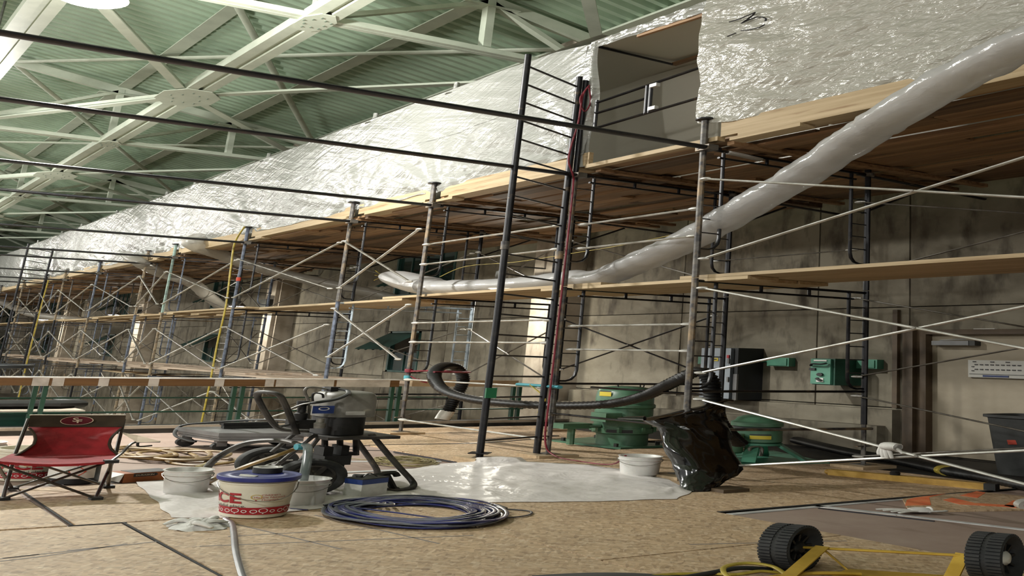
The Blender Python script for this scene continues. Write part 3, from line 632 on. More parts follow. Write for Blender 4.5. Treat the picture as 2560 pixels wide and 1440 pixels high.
# ---- the tall access ladder, twice
def ladder(dy, label):
    t = thing('access_ladder', (3.85, 6.08+dy, 0), label, 'ladder', 'access ladders')
    a0 = Vector((3.85, 6.06+dy, .03)); a1 = Vector((3.87, 6.06+dy, 6.1)); b0 = Vector((4.335, 6.13+dy, .06)); b1 = Vector((4.38, 6.13+dy, 5.95))
    for a, b, mm in ((a0, a1, 'black_steel'), (b0, b1, 'black_steel')):
        s_ = MB().tube([a, lerp(a, b, .33)+Vector((.006,0,0)), lerp(a, b, .66), b], .025, 12).build('stile', MT[mm], t)
        MB().lathe([(.03, -.06), (.031, .06)], lerp(a, b, .5), n=12).build('sleeve', MT['worn_steel'], s_)
    for k in range(20):
        z = .24+k*.296; f_ = z/6.05
        pa = lerp(a0, a1, f_); pb = lerp(b0, b1, f_)
        MB().tube([pa, pb], .0125, 8).build('rung', MT['black_steel'], t)
    MB().lathe([(.09, .1), (.09, .112)], (3.85, 6.06+dy, 0), n=4).build('foot_flange', MT['black_steel'], t)
    return t
ladder(0, 'tall black access ladder in front of the white tent'); ladder(18.6, 'second access ladder far along the scaffold at the left')
o = MB().box(3.74, 5.93, .012, 4.02, 6.2, .05).build('sole_board', MT['pine_block']); tag(o, 'timber block half under the plastic sheet at the ladder foot', 'board')
tg = MB().box(3.82, 6.02, .86, 3.90, 6.035, 1.0).build('ladder_tag', MT['tag_green']); tag(tg, 'green tag tied to the left stile of the tall ladder', 'tag')
# ================================================================ decks
dk = thing('upper_deck', (5.8, 20, 4.38), 'brown plank deck under the white tent, seen from below', 'deck')
for c in range(14):
    x0 = 4.53+c*.186; y = 1.0 - RND.uniform(0, 2.5)
    while y < 46:
        ln = RND.choice((3.0, 3.6, 4.2)); far = y > 24
        if far: ln = 6.
        z = 4.41 + (c % 2)*.004 + RND.choice((0, 0, .02, .045))
        MB().box(x0+.011, y, z, x0+.178, y+ln-.012, z+.042).build('plank', MT['plank_raw'], dk, smooth=0)
        if not far and RND.random() < .6:
            yy = y+RND.uniform(-.3, .3); MB().box(x0+.01, yy, z-.044, x0+.178, yy+RND.uniform(.5, 1.6), z-.002).build('lap_plank', MT['plank_raw'], dk, smooth=0)
        y += ln+.02
for i, y in enumerate(FR):
    for s_ in (-.12, .12): MB().box(4.53, y+s_-.03, 4.35, 7.1, y+s_+.03, 4.40).build('bearer', MT['plank_raw'], dk, smooth=0)
segs = [(-.5, 4.70), (6.02, 8.12), (8.28, 9.75), (9.92, 12.72), (12.9, 15.65), (15.82, 17.08), (17.25, 20.15), (20.32, 22.95), (23.15, 27.4), (27.7, 33.5), (33.7, 39.5), (39.7, 46)]
for i, (a, b) in enumerate(segs):
    o = MB().box(4.452, a, 4.445, 4.49, b, 4.66).build('toe_board', MT['plank_pale']); tag(o, 'pale timber toe board along the tent foot ' + (['at the upper right', 'left of the tall ladder', 'second left of the ladder', 'third left of the ladder', 'at the yellow rope', 'beyond the yellow rope', 'at the pale teal frame', 'right of the far ladder', 'at the far ladder', 'past the far ladder', 'second past the far ladder', 'farthest away'][i]), 'board', 'toe boards' if i < 6 else 'far toe boards')
    o = MB().box(4.446, a+.1, 4.40, 4.60, b-.15, 4.442).build('edge_plank', MT['plank_pale']); tag(o, 'pale edge plank below the toe board ' + (['at the upper right', 'left of the tall ladder', 'second left of the ladder', 'third left of the ladder', 'at the yellow rope', 'beyond the yellow rope', 'at the pale teal frame', 'right of the far ladder', 'at the far ladder', 'past the far ladder', 'second past the far ladder', 'farthest away'][i]), 'plank', 'edge planks' if i < 6 else 'far edge planks')
o = MB().box(4.446, 4.72, 4.40, 4.51, 6.05, 4.46).build('edge_plank', MT['plank_pale']); tag(o, 'pale plank along the sill of the tent opening', 'plank')
for k, (x, y, ln) in enumerate(((4.43, 4.05, .55), (4.445, 7.9, .5), (4.445, 12.35, .5), (4.445, 16.7, .5))):
    o = MB().box(x, y, 4.352, x+.12, y+ln, 4.398).build('packer_block', MT['plank_pale']); tag(o, 'short timber packer under the deck edge ' + ['right of the tent opening post', 'at the frame left of the ladder', 'at the yellow rope', 'in the far run'][k], 'block', 'packers')
def deck(ya, yb, z, mt, label, xs=(4.48, 4.74, 5.0), grp='scaffold planks'):
    for c, x in enumerate(xs):
        o = MB().box(x, ya-RND.uniform(.05, .3), z-.045+c*.001, x+.25, yb+RND.uniform(.05, .3), z-.003+c*.001).build('scaffold_plank', MT[mt], smooth=0)
        tag(o, ['front', 'middle', 'rear', 'innermost'][c] + ' scaffold plank ' + label, 'plank', grp)
deck(.8, 4.95, 2.575, 'plank_pale', 'at mid height on the right')
deck(4.72, 6.3, 2.53, 'plank_pale', 'at mid height between the ladder and the right-hand post')
deck(6.0, 8.75, 2.57, 'plank_pale', 'at mid height carrying the plastic duct')
deck(8.9, 12.0, 2.52, 'plank_pale', 'at mid height second left of the ladder')
for i in range(5, 16): deck(FR[i]-.2, FR[i+1]+.1, 2.565 if i % 2 else 2.52, 'plank_pale', 'at mid height, frame ' + PL[i], (4.48, 4.82, 5.16) if i < 9 else (4.5,), 'scaffold planks' if i < 11 else 'far scaffold planks')
for i in range(4, 16): deck(FR[i]-.5, FR[i+1]+.2, .83+.046*(i % 2), 'plank_grey', 'low behind the railing, frame ' + PL[i], (4.45, 4.8, 5.15) if i < 9 else (4.5, 4.9), 'low scaffold planks' if i < 11 else 'far low scaffold planks')
for i in range(5, 8):
    o = MB().box(4.9, FR[i]-.1, .476, 5.2, FR[i+1]+.15, .52).build('scaffold_plank', MT['plank_pale']); tag(o, 'loose plank under the railing by the frame ' + PL[i], 'plank', 'loose planks')

# ================================================================ white tent on the deck
def tent_x(y, z, base=4.45):
    a = 0
    for fy in FR[2:]:
        d_ = y-fy
        if abs(d_) < 1.6:
            r_ = math.hypot(d_*1.0, (z-4.7)*.9)+.05; th = math.atan2(d_, z-4.6)
            a += .026*math.sin(th*15+fy)*math.exp(-r_*1.1)*(1 if r_ > .1 else 0)
    bl = min(abs(y-fy) for fy in FR[1:])
    k = .045*min(bl, 1)*math.sin(PI*min(max((z-4.6)/2.08, 0), 1))
    return base - k - a + .010*nz(y*1.1, z*1.3) + .006*nz(y*1.2+z*2.6, z*5.5-y*2.2, 3.)
m = MB()
def f_(u, v):
    y = 6.08 + (u**1.35)*40; zt = 6.66+.03*nz(y*.7)+ (-.10 if y < 6.6 else 0)*(1-(y-6.08)/.52 if y < 6.6 else 0)
    zb_ = 4.56+.07*nz(y*.9, 4.)+.03*nz(y*3, 9.); 
    if y < 8: zb_ = 4.64-.02*(y-6)
    z = lerp(zb_, zt, v); return (tent_x(y, z), y, z)
m.grid(f_, 420, 26)
tent = m.build('plastic_tent', MT['film']); tag(tent, 'long white plastic tent wall running left along the scaffold deck', 'tent')
m = MB(); m.grid(lambda u, v: (tent_x(6.2+u*38, 5.72)-.006, 6.2+u*38, 5.72+.05*nz(u*30)+(v-.5)*.05), 300, 1); m.build('seam_tape', MT['film'], tent)
m = MB(); m.grid(lambda u, v: (lerp(4.45, 5.4, v), 6.0+u*40, 6.66+.04*nz(u*60, v*4)), 160, 6); m.build('tent_roof_sheet', MT['film'], tent)
for i, y in enumerate(FR[3:12]):
    mb = MB(); mb.lathe([(.1, 6.6), (.045, 6.68), (.028, 6.74), (.026, 6.85), (.0, 6.86)], (4.52, y+.02, 0), n=10, caps=False); mb.build('wrapped_post_tip', MT['film'], tent)
m = MB(); m.grid(lambda u, v: (4.455+.02*math.sin(u*7+v*3), 6.02+.13*u+.03*math.sin(v*9), lerp(4.45, 6.56, v)-.03*u), 10, 30); m.build('tent_corner_fold', MT['film'], tent)
# opening in the tent: inner sheets, header and side
op = thing('open_tent_bay', (4.8, 5.4, 4.5), 'open bay of the white tent with grey inner sheets', 'tent')
m = MB(); m.grid(lambda u, v: (5.36+.05*nz(u*5, v*3), lerp(3.2, 9.2, u), lerp(4.47, 6.5, v)), 40, 16); m.build('inner_sheet', MT['film_in'], op)
m = MB(); m.grid(lambda u, v: (lerp(4.46, 5.4, v), lerp(3.2, 9.2, u), 6.5+.03*nz(u*9, v*3)), 30, 8); m.build('ceiling_sheet', MT['film_in'], op)
m = MB(); m.grid(lambda u, v: (4.448+.015*nz(u*9, v*5), lerp(4.82, 6.12, u), lerp(6.40+.06*u, 6.58+.0*u, v)+.015*nz(u*8)), 40, 8); m.build('header_sheet', MT['film'], op)
MB().beam((4.47, 4.8, 6.38), (4.47, 5.6, 6.42), .03, .05).build('header_batten', MT['plank_raw'], op)
MB().tube([(4.46, 6.05, 6.47), (5.2, 6.05, 6.44)], .016, 8).build('cross_pole', MT['black_steel'], op)
MB().beam((5.2, 6.05, 6.45), (5.2, 4.6, 6.45), .04, .05).build('inner_batten', MT['plank_raw'], op)
gr = thing('deck_guard_rail', (4.44, 5.4, 5.0), 'black guard rails with a short post across the tent opening', 'rail')
for z0, z1 in ((5.46, 5.55), (5.28, 5.30), (5.03, 5.09)):
    MB().tube([(4.44, 5.97, z0), (4.44, 5.43 if z0 == 5.28 else 4.84, z1)], .016, 8).build('bar', MT['black_steel'], gr)
for y, a, b in ((5.97, 5.0, 5.5), (5.42, 5.05, 5.5), (5.38, 5.05, 5.5)): MB().tube([(4.44, y, a), (4.44, y, b)], .015, 8).build('post', MT['black_steel'], gr)
for z in (5.1, 5.46): MB().box(4.415, 5.30, z-.02, 4.45, 5.37, z+.03).build('bracket', MT['white_wrap'], gr)
# front sheet with the marker strokes
def fx(y, z): return 4.455 - .05*math.sin(PI*min(max((z-4.6)/2.6, 0), 1)) + .035*nz(y*1.2+z*.8, z*1.8-y*.5) + .018*nz(y*1.6+z*2.2, z*4.2-y*2.4, 5.) + .008*nz(y*3+z*5, z*9-y*6, 2.)
m = MB()
def g2(u, v):
    y = lerp(4.86, .6, u)
    if u == 0: y += .03*nz(v*7)+.03
    zb_ = 4.63+.012*nz(y*4)+(.06*max(0, 1-(4.86-y)/.25)); z = lerp(zb_, 7.6, v); return (fx(y, z), y, z)
m.grid(g2, 130, 90)
fs_ = m.build('woven_tarpaulin', MT['film_woven']); tag(fs_, 'crumpled woven white plastic sheet with black marker strokes at the upper right', 'tent')
for st in ([(4.63, 6.068), (4.54, 6.062), (4.405, 6.075), (4.422, 6.044), (4.513, 5.974), (4.455, 5.992), (4.397, 5.999), (4.339, 5.969), (4.306, 5.926), (4.312, 5.893)], [(4.319, 5.849), (4.358, 5.83), (4.439, 5.843), (4.516, 5.874)], [(4.557, 5.86), (4.623, 5.842)]):
    pts = []
    for a, b in zip(st, st[1:]):
        for q in range(6): pts.append(poly_at([a, b], q/6))
    pts.append(st[-1]); MB().tube([(fx(y, z)-.022, y, z) for y, z in pts], .007, 5).build('marker_stroke', MT['ink'], fs_)
# ================================================================ wall lamps on the pilasters
for k in range(4):
    yc = COL[k]; x = 6.36; z = 3.04
    t = thing('wall_lamp', (x, yc, z), ['wall lamp on the nearest pilaster, half hidden by the plastic duct', 'lit wall lamp beside the yellow rope', 'lit wall lamp second from the yellow rope', 'lit wall lamp farthest left'][k], 'lamp', 'wall lamps')
    MB().lathe([(.0, .42), (.07, .42), (.075, .3), (.07, .28), (.075, .25), (.07, .23), (.075, .2), (.06, .17), (.09, .13), (.15, .03), (.16, 0), (.15, 0)], (x, yc, z), n=20, caps=False).build('housing', MT['lamp_shell'], t)
    MB().lathe([(.0, .03), (.14, .02), (.15, 0), (.1, -.03), (0, -.04)], (x, yc, z), n=20, caps=False).build('lens', MT['lamp_glow2'], t)
    MB().tube([(x, yc, z+.4), (x, yc, z+.5), (x+.1, yc, z+.56), (6.92, yc, z+.56)], .018, 8).build('bracket', MT['lamp_dark'], t)
    l = bpy.data.lights.new('wall_lamp_light', 'POINT'); l.energy = WALL_W; l.color = (1., .95, .82); l.shadow_soft_size = .16
    o = bpy.data.objects.new('wall_lamp_light', l); C.objects.link(o); o.parent = t; o.location = (0, 0, -.22)
    if k < 3:
        bx = MB().box(6.8, yc-.16, z+.0, 6.92, yc+.16, z+.32).build('ballast_box', MT['lamp_dark'], t)
# ================================================================ plastic ducts
def duct(name, path, r, mt, label, n=14, seed=0, sag=1., flat=1.):
    P = spline(path, 10); m = MB(); rr = []
    for i, p in enumerate(P):
        e = min(i, len(P)-1-i)/6; rr.append(r*(1+.10*nz(i*.35, seed)+.05*nz(i*1.3, seed+4))*(min(1, .75+.25*e)))
    m.tube(P, rr, n)
    m.v = [(x+.012*nz(x*9, y*9, z*9+seed), y+.012*nz(x*9+5, y*9, z*9), z+.015*nz(x*8, y*8+5, z*8)) for x, y, z in m.v]
    m.f = m.f[:-2]
    return tag(m.build(name, MT[mt], smooth=60), label, 'duct')
big_duct = duct('plastic_duct', [(4.9, 9.15, 2.89), (4.88, 8.8, 2.81), (4.86, 8.4, 2.76), (4.84, 7.4, 2.71), (4.82, 6.6, 2.74), PX(1500, 695, 4.78), PX(1600, 655, 4.72), PX(1745, 588, 4.66), PX(1870, 515, 4.62), PX(2000, 440, 4.58), PX(2130, 355, 4.45), PX(2250, 278, 4.2), PX(2400, 190, 4.1), PX(2560, 112, 4.0), PX(2720, 50, 3.9)], .135, 'film_duct', 'large milky plastic duct sagging from the upper right onto the scaffold planks')
m = MB(); P_ = spline([(4.9, 9.9, 3.14), (4.9, 9.75, 3.11), (4.9, 9.5, 3.03), (4.9, 9.1, 2.88), (4.9, 8.9, 2.83)], 6); m.tube(P_, [(.02+.02*q if q < 4 else .1+.09*math.sin(min(1, (q-4)/12)*PI/2)) for q in range(len(P_))], 14); m.f = m.f[:-2]
de = m.build('flared_end', MT['film_duct'], big_duct)
for dz in (-.05, .03, .1): MB().tube([(4.9, 9.9, 3.14), (4.9, 10.1, 3.14+dz*1.5)], .004, 5).build('tie_string', MT['yellow_cord'], de)
duct('plastic_duct', [(4.40, 14.6, 4.80), (4.30, 14.5, 4.5), PX(560, 640, 4.85), PX(640, 667, 5.3), PX(720, 688, 5.75), PX(850, 716, 6.4), PX(985, 744, 7.1)], .14, 'film_duct_thin', 'thin plastic duct slanting from the tent to the nearest upper window', seed=3)
duct('plastic_duct', [(4.36, 18.2, 4.75), PX(348, 655, 4.32), PX(400, 682, 4.9), PX(480, 708, 5.4), PX(520, 740, 6.0), PX(560, 768, 6.5), PX(600, 775, 7.1)], .14, 'film_duct_thin', 'thin plastic duct hanging down left of the yellow rope', seed=5)
duct('plastic_duct', [PX(-40, 735, 4.8), PX(20, 762, 5.0), PX(80, 785, 5.2), PX(170, 797, 5.6), PX(250, 803, 6.6)], .16, 'film_duct_thin', 'thin plastic duct far left behind the second ladder', seed=8)
# ================================================================ black corrugated hoses
def corrugated(name, path, r, label, rings=150, mt='black_plastic'):
    P = spline(path, 24); L_ = [0]
    for a, b in zip(P, P[1:]): L_.append(L_[-1]+(b-a).length)
    t = thing(name, tuple(P[0]), label, 'hose')
    Q = []; rr = []; nmax = rings*2; j = 0
    for i in range(nmax+1):
        d_ = L_[-1]*i/nmax
        while j < len(L_)-2 and L_[j+1] < d_: j += 1
        Q.append(P[j].lerp(P[j+1], (d_-L_[j])/max(1e-6, L_[j+1]-L_[j]))); rr.append(r*(1.0 if i % 2 else .80))
    MB().tube(Q, rr, 12).build('corrugated_tube', MT[mt], t, smooth=70); return t
hz = corrugated('corrugated_hose', [PY(1108, 1050, 8.2), PY(1135, 1000, 8.15), PY(1158, 950, 8.05), PY(1140, 918, 7.95), PY(1105, 916, 7.8), PY(1085, 938, 7.65), PY(1105, 972, 7.4), PY(1165, 995, 7.1), PY(1260, 1008, 6.75), PY(1390, 1014, 6.4), PY(1520, 1010, 6.0), PY(1610, 990, 5.6), PY(1690, 952, 5.2), PY(1745, 928, 5.0), PY(1775, 950, 4.95), PY(1782, 1000, 4.95), PY(1800, 1060, 5.0), PY(1850, 1110, 5.1)], .062, 'thick black corrugated hose looped on the scaffold and sagging to the right')
MB().lathe([(.066, -.08), (.068, 0), (.066, .08)], PY(1112, 1038, 8.19), axis=(.3, 0, 1), n=14).build('white_wrap', MT['white_wrap'], hz)
hb = corrugated('corrugated_hose', [PZ(1990, 1100, .07), PZ(2120, 1130, .07), PZ(2250, 1152, .065), PZ(2370, 1177, .065), PZ(2470, 1194, .065), PZ(2560, 1212, .065), PZ(2700, 1240, .065)], .062, 'black corrugated hose with a yellow band lying along the wall at right', 90)
MB().lathe([(.066, -.03), (.066, .03)], PZ(2365, 1176, .065), axis=(-.5, -.8, 0), n=14).build('yellow_band', MT['yellow_cord'], hb)
# ================================================================ switchgear on the wall
t = thing('electrical_panel', (7.12, 7.2, .71), 'tall grey electrical cabinet on the concrete wall', 'cabinet')
MB().box(6.99, 7.0, .71, 7.3, 7.42, 1.70).build('body', MT['panel_dark'], t, smooth=0)  # dark colour puts the shade of the unlit side into the body
dr = MB().box(6.95, 7.05, .73, 6.99, 7.42, 1.69).build('door', MT['panel_grey'], t, smooth=0)
MB().box(6.935, 7.06, 1.50, 6.95, 7.085, 1.56).build('red_handle', MT['red_print'], dr)
lb = MB().box(6.944, 7.20, 1.44, 6.951, 7.27, 1.50).build('label', MT['yellow_print'], dr); MB().box(6.942, 7.215, 1.46, 6.945, 7.25, 1.485).build('label_print', MT['dark_print'], lb)
MB().box(6.944, 7.12, 1.515, 6.951, 7.30, 1.525).build('nameplate', MT['white_print'], dr)
for z in (1.05, 1.4): MB().box(6.935, 7.055, z, 6.95, 7.075, z+.09).build('hinge', MT['cart_grey'], dr)
MB().box(6.98, 6.995, .71, 7.0, 7.04, 1.2).build('edge_strip', MT['cart_grey'], t)
t = thing('switch_box', (7.1, 6.03, 1.07), 'green electrical switch box with black handle on the wall', 'switch box')
MB().box(6.97, 5.92, 1.07, 7.3, 6.15, 1.53).build('body', MT['rail_green'], t, smooth=0)
dr = MB().box(6.945, 5.945, 1.085, 6.97, 6.145, 1.52).build('door', MT['box_green'], t, smooth=0)
MB().tube(spline([(6.93, 6.13, 1.40), (6.90, 6.09, 1.43), (6.90, 6.0, 1.43), (6.92, 5.96, 1.45)], 5), .014, 6).build('handle', MT['black_plastic'], dr)
MB().box(6.93, 6.09, 1.32, 6.946, 6.15, 1.36).build('latch', MT['black_plastic'], dr)
MB().box(6.938, 5.98, 1.48, 6.946, 6.11, 1.505).build('nameplate', MT['white_print'], dr)
MB().lathe([(.03, 0), (.03, .02)], (6.945, 6.04, 1.25), axis=(-1,0,0), n=10).build('push_button', MT['black_plastic'], dr)
MB().box(6.938, 6.01, 1.12, 6.946, 6.08, 1.19).build('switch_label', MT['white_print'], dr); MB().beam((6.935, 6.07, 1.185), (6.93, 6.02, 1.14), .03, .03).build('selector', MT['black_plastic'], dr)
for y0, y1, s_ in ((6.63, 6.88, 'between the grey cabinet and the switch box'), (5.72, 5.92, 'right of the green switch box'), (7.5, 7.75, 'left of the grey cabinet')):
    o = thing('junction_box', (7.25, (y0+y1)/2, 1.37), 'flat green junction box on the wall ' + s_, 'junction box', 'junction boxes')
    MB().box(7.22, y0, 1.37, 7.3, y1, 1.53).build('body', MT['box_green'], o, smooth=0); MB().box(7.21, y0+.02, 1.385, 7.22, y1-.02, 1.515).build('cover', MT['box_green'], o, smooth=0)
o = MB().tube([(7.28, 6.9, 1.45), (7.28, 7.05, 1.45)], .02, 8).build('conduit', MT['box_green']); tag(o, 'short green conduit beside the grey cabinet', 'conduit')
# ================================================================ green motors
cx, cy = 5.53, 6.72
t = thing('vertical_motor', (cx, cy, .02), 'large green vertical motor with a yellow label', 'motor')
MB().lathe([(.2, .03), (.2, .20), (.235, .22), (.235, .30)], (cx, cy, 0), n=32).build('skirt', MT['motor_green'], t)
MB().lathe([(.225, .30), (.225, .62), (.24, .64), (.24, .68), (.225, .70), (.225, .80), (.215, .90), (.19, .955), (.11, .98), (.0, .985)], (cx, cy, 0), n=32, caps=False).build('housing', MT['motor_green'], t)
for a in range(8): MB().beam((cx+.235*math.cos(a*PI/4), cy+.235*math.sin(a*PI/4), .24), (cx+.235*math.cos(a*PI/4), cy+.235*math.sin(a*PI/4), .32), .03, .03).build('lug', MT['motor_green'], t)
MB().tube([(cx+.12+.02*math.cos(a*PI/5), cy-.05, .995+.03*math.sin(a*PI/5)) for a in range(10)], .006, 5, True).build('lifting_eye', MT['lamp_dark'], t)
MB().tube([(cx-.12, cy-.05, .96), (cx-.12, cy-.05, 1.01)], .008, 6).build('lifting_bolt', MT['lamp_dark'], t)
MB().box(cx-.33, cy-.2, .42, cx-.18, cy-.02, .56).build('terminal_box', MT['motor_green'], t)
def on_cyl(cx, cy, r, th, z, w, h, o_=.006, n=6):
    vx, vy = cx/math.hypot(cx, cy), cy/math.hypot(cx, cy)
    def P(a, zz, rr): return (cx+rr*(-vx*math.cos(a)+vy*math.sin(a)), cy+rr*(-vy*math.cos(a)-vx*math.sin(a)), zz)
    mb = MB(); mb.grid(lambda u, v: P(th+(u-.5)*w/r, z+(v-.5)*h, r+o_), n, 1); return mb
on_cyl(cx, cy, .222, -.75, .855, .12, .07).build('warning_label', MT['yellow_print'], t); on_cyl(cx, cy, .222, -.75, .90, .12, .015, .005).build('label_print', MT['dark_print'], t)
on_cyl(cx, cy, .235, -.1, .26, .2, .05, .004).build('vent_slot', MT['panel_dark'], t)
MB().tube([(cx-.5, cy+.1, .33), (cx-.22, cy, .33)], .035, 10).build('pipe_stub', MT['motor_green'], t); MB().tube([(cx-.44, cy+.06, .03), (cx-.44, cy+.06, .33)], .03, 8).build('pipe_leg', MT['motor_green'], t)
MB().box(cx-.56, cy, .29, cx-.3, cy+.16, .37).build('bearing_block', MT['motor_green'], t)
bp = MB().prism([(5.2, 7.2), (5.28, 6.42), (5.85, 6.5), (5.75, 7.35)], .0, .03).build('base_plate', MT['motor_green'], t)
for x, y in ((5.3, 6.5), (5.75, 6.56), (5.26, 7.1), (5.7, 7.25)): MB().lathe([(.02, .03), (.02, .08)], (x, y, 0), n=6).build('anchor_bolt', MT['lamp_dark'], bp)
cx, cy = 5.62, 5.42
t = thing('vertical_motor', (cx, cy, .01), 'small green motor on a splayed base with a yellow label', 'motor')
MB().lathe([(.155, .27), (.17, .29), (.17, .45), (.155, .47), (.155, .50), (.175, .51), (.175, .56), (.15, .58), (.13, .63), (.07, .66), (0, .665)], (cx, cy, 0), n=28, caps=False).build('housing', MT['motor_green'], t)
on_cyl(cx, cy, .157, 0, .485, .45, .025, .003, 12).build('dark_band', MT['panel_dark'], t)
on_cyl(cx, cy, .172, .15, .36, .14, .05).build('warning_label', MT['yellow_print'], t); on_cyl(cx, cy, .172, .15, .40, .14, .012, .005).build('label_print', MT['dark_print'], t)
for a in range(4):
    ca, sa = math.cos(a*PI/2+.6), math.sin(a*PI/2+.6)
    MB().beam((cx+.13*ca, cy+.13*sa, .27), (cx+.32*ca, cy+.34*sa, .03), .09, .03).build('leg', MT['box_green'], t)
MB().lathe([(.17, .24), (.17, .27)], (cx, cy, 0), n=24).build('mount_ring', MT['box_green'], t)
MB().prism([(5.2, 5.17), (5.95, 5.08), (6.3, 5.9), (5.45, 5.85)], .0, .02).build('base_plate', MT['box_green'], t, smooth=0)
MB().lathe([(.075, .14), (.085, .16), (.085, .38), (.09, .39), (.09, .41)], (cx-.27, cy-.03, 0), n=20).build('oil_pot', MT['motor_green'], t)
MB().tube(spline([(cx-.17, cy-.12, .12), (cx-.18, cy-.12, .22), (cx-.10, cy-.14, .22), (cx-.1, cy-.14, .1)], 5), .014, 6).build('drain_pipe', MT['galv2'], t)
# ================================================================ railing
yr = 8.93
t = thing('railing', (2, yr, .12), 'green steel railing with a timber top rail partly wrapped in white paper', 'railing')
MB().box(-14, yr-.03, .79, 4.72, yr+.03, .915).build('top_rail', MT['oak'], t, smooth=0)
MB().box(-14, yr-.045, .915, 4.74, yr+.05, .935).build('white_cap', MT['white_wrap'], t)
MB().box(4.85, yr-.03, .80, 6.0, yr+.03, .93).build('wrapped_rail', MT['pine_block'], t, smooth=0)
for a, b in ((80, 122), (130, 160), (246, 272), (371, 397), (537, 560), (663, 685), (690, 835), (842, 975)):
    xa = PY(a, 955, yr-.03)[0]; xb = PY(b, 955, yr-.03)[0]; MB().box(xa, yr-.036, .785, xb, yr-.03, .916).build('paper_wrap', MT['white_wrap'], t)
for z in (.585, .345): MB().tube([(-14, yr, z), (6.1, yr, z)], .014, 8).build('rail', MT['rail_green'], t)
for x in (.2, 1.72, 3.25, 4.70, 6.0):
    for s_ in (-.03, .04): MB().box(x+s_-.017, yr-.02, .1, x+s_+.017, yr+.02, .80).build('post', MT['rail_green'], t)
t = thing('green_tank', (0, 9.7, -1), 'dark green tank with a black lined top beyond the railing at left', 'tank')
MB().box(-3, 9.25, -2.39, 2.05, 10.6, .32).build('body', MT['tank_green'], t)
MB().box(-3, 9.22, .32, 2.15, 10.65, .345).build('rim', MT['concrete2'], t)
MB().tube([(-3, 9.5, .42), (2.0, 9.5, .42), (2.2, 9.7, .40), (2.2, 10.4, .40)], .075, 10).build('liner_roll', MT['black_plastic'], t)
t = thing('round_table', (1.45, 11.5, -2.4), 'dark round tray on a stand beyond the railing at far left', 'table')
MB().lathe([(.62, .96), (.66, .97), (.66, 1.03), (.6, 1.03), (.6, 1.0)], (1.45, 11.5, 0), n=32).build('tray', MT['panel_dark'], t); MB().lathe([(.6, 1.0), (0, 1.005)], (1.45, 11.5, 0), n=32, caps=False).build('water_surface', MT['panel_grey'], t)
MB().tube([(1.45, 11.5, -2.39), (1.45, 11.5, .97)], .1, 10).build('stand', MT['panel_dark'], t)
# ================================================================ floor plastic sheet
front = [(1.45, 4.45), (1.62, 4.36), (1.95, 4.42), (2.29, 4.53), (2.62, 4.41), (3.0, 4.28), (3.32, 4.16), (3.73, 4.08), (4.0, 4.28)]
back = [(1.63, 5.66), (2.2, 5.62), (2.5, 5.58), (2.79, 5.6), (3.03, 5.62), (3.5, 5.92), (3.95, 6.0), (4.3, 5.55), (4.38, 5.0)]
m = MB()
def fp(u, v):
    a = poly_at(front, u); b = poly_at(back, u); x = lerp(a[0], b[0], v); y = lerp(a[1], b[1], v)
    e = min(v, 1-v, u*3, (1-u)*3, .12)/.12
    z = .016 + e*(.03*max(0, nz(x*4.2+y*1.3, y*3.1))+.05*max(0, nz(x*2.8-y*2.6, y*1.4, 4)-.12)+.018*abs(nz(x*9, y*7, 2))+.02*max(0,.06-abs(nz(x*2.1+y*1.7, y*2.3-x, 9)))/.06)
    if 3.75 < x < 4.05 and 5.85 < y < 6.2: z += .05
    return (x+.02*nz(y*5, u*9), y+.02*nz(x*6, v*4), z)
m.grid(fp, 120, 50); o = m.build('plastic_sheet', MT['film_floor'], smooth=50); tag(o, 'crumpled translucent plastic sheet spread on the floor under the sprayer', 'plastic sheet')
# ================================================================ pails and buckets
def view_frame(c): 
    l_ = math.hypot(c[0], c[1]); v = (c[0]/l_, c[1]/l_); return v, (v[1], -v[0])
def pail(c, rb, rt, h, label, mt='pail_white', z0=.012, handle=True):
    x, y = c; t = thing('pail', (x, y, z0), label, 'pail', 'white pails')
    MB().lathe([(0, .004), (rb-.01, .0), (rb, .008), (lerp(rb, rt, .8), h*.8), (rt+.006, h*.81), (rt+.006, h*.86), (rt, h*.87), (rt+.002, h*.97), (rt+.008, h), (rt-.004, h), (rt-.012, h*.9), (rb-.008, .02), (0, .02)], (x, y, z0), n=36, caps=False).build('tub', MT[mt], t)
    if handle:
        v, r_ = view_frame(c); pts = []
        for k in range(13):
            a = PI*k/12; s_ = (rt+.008)*math.cos(a); d_ = (rt+.012)*math.sin(a)*1.0
            pts.append((x+r_[0]*s_-v[0]*d_, y+r_[1]*s_-v[1]*d_, z0+h*.84-.12*math.sin(a)*h*2.2))
        MB().tube(pts, .0025, 5).build('bail_handle', MT['galv2'], t)
    return t
pail((1.72, 5.17), .097, .108, .23, 'white pail standing on the plastic left of the blue-lidded bucket')
pail((2.06, 4.63), .097, .109, .235, 'white pail under the suction tube right behind the blue-lidded bucket')
pail((4.22, 4.95), .108, .12, .225, 'white pail near the black bag with a red cord over its rim', z0=.03)
pail((1.11, 6.95), .10, .118, .25, 'white pail at the left edge behind the red chair', z0=-.003)
def cyl_map(c, r0, r1, h, z0, geo, th0, zc, off=.003, sx=1.):
    v, r_ = view_frame(c); vs, fs = geo; out = []
    for X, Y, _ in vs:
        z = zc+Y; rr = lerp(r0, r1, (z-z0)/h)+off; a = th0+X*sx/rr
        out.append((c[0]+rr*(-v[0]*math.cos(a)+r_[0]*math.sin(a)), c[1]+rr*(-v[1]*math.cos(a)+r_[1]*math.sin(a)), z))
    return MB().add(out, fs)
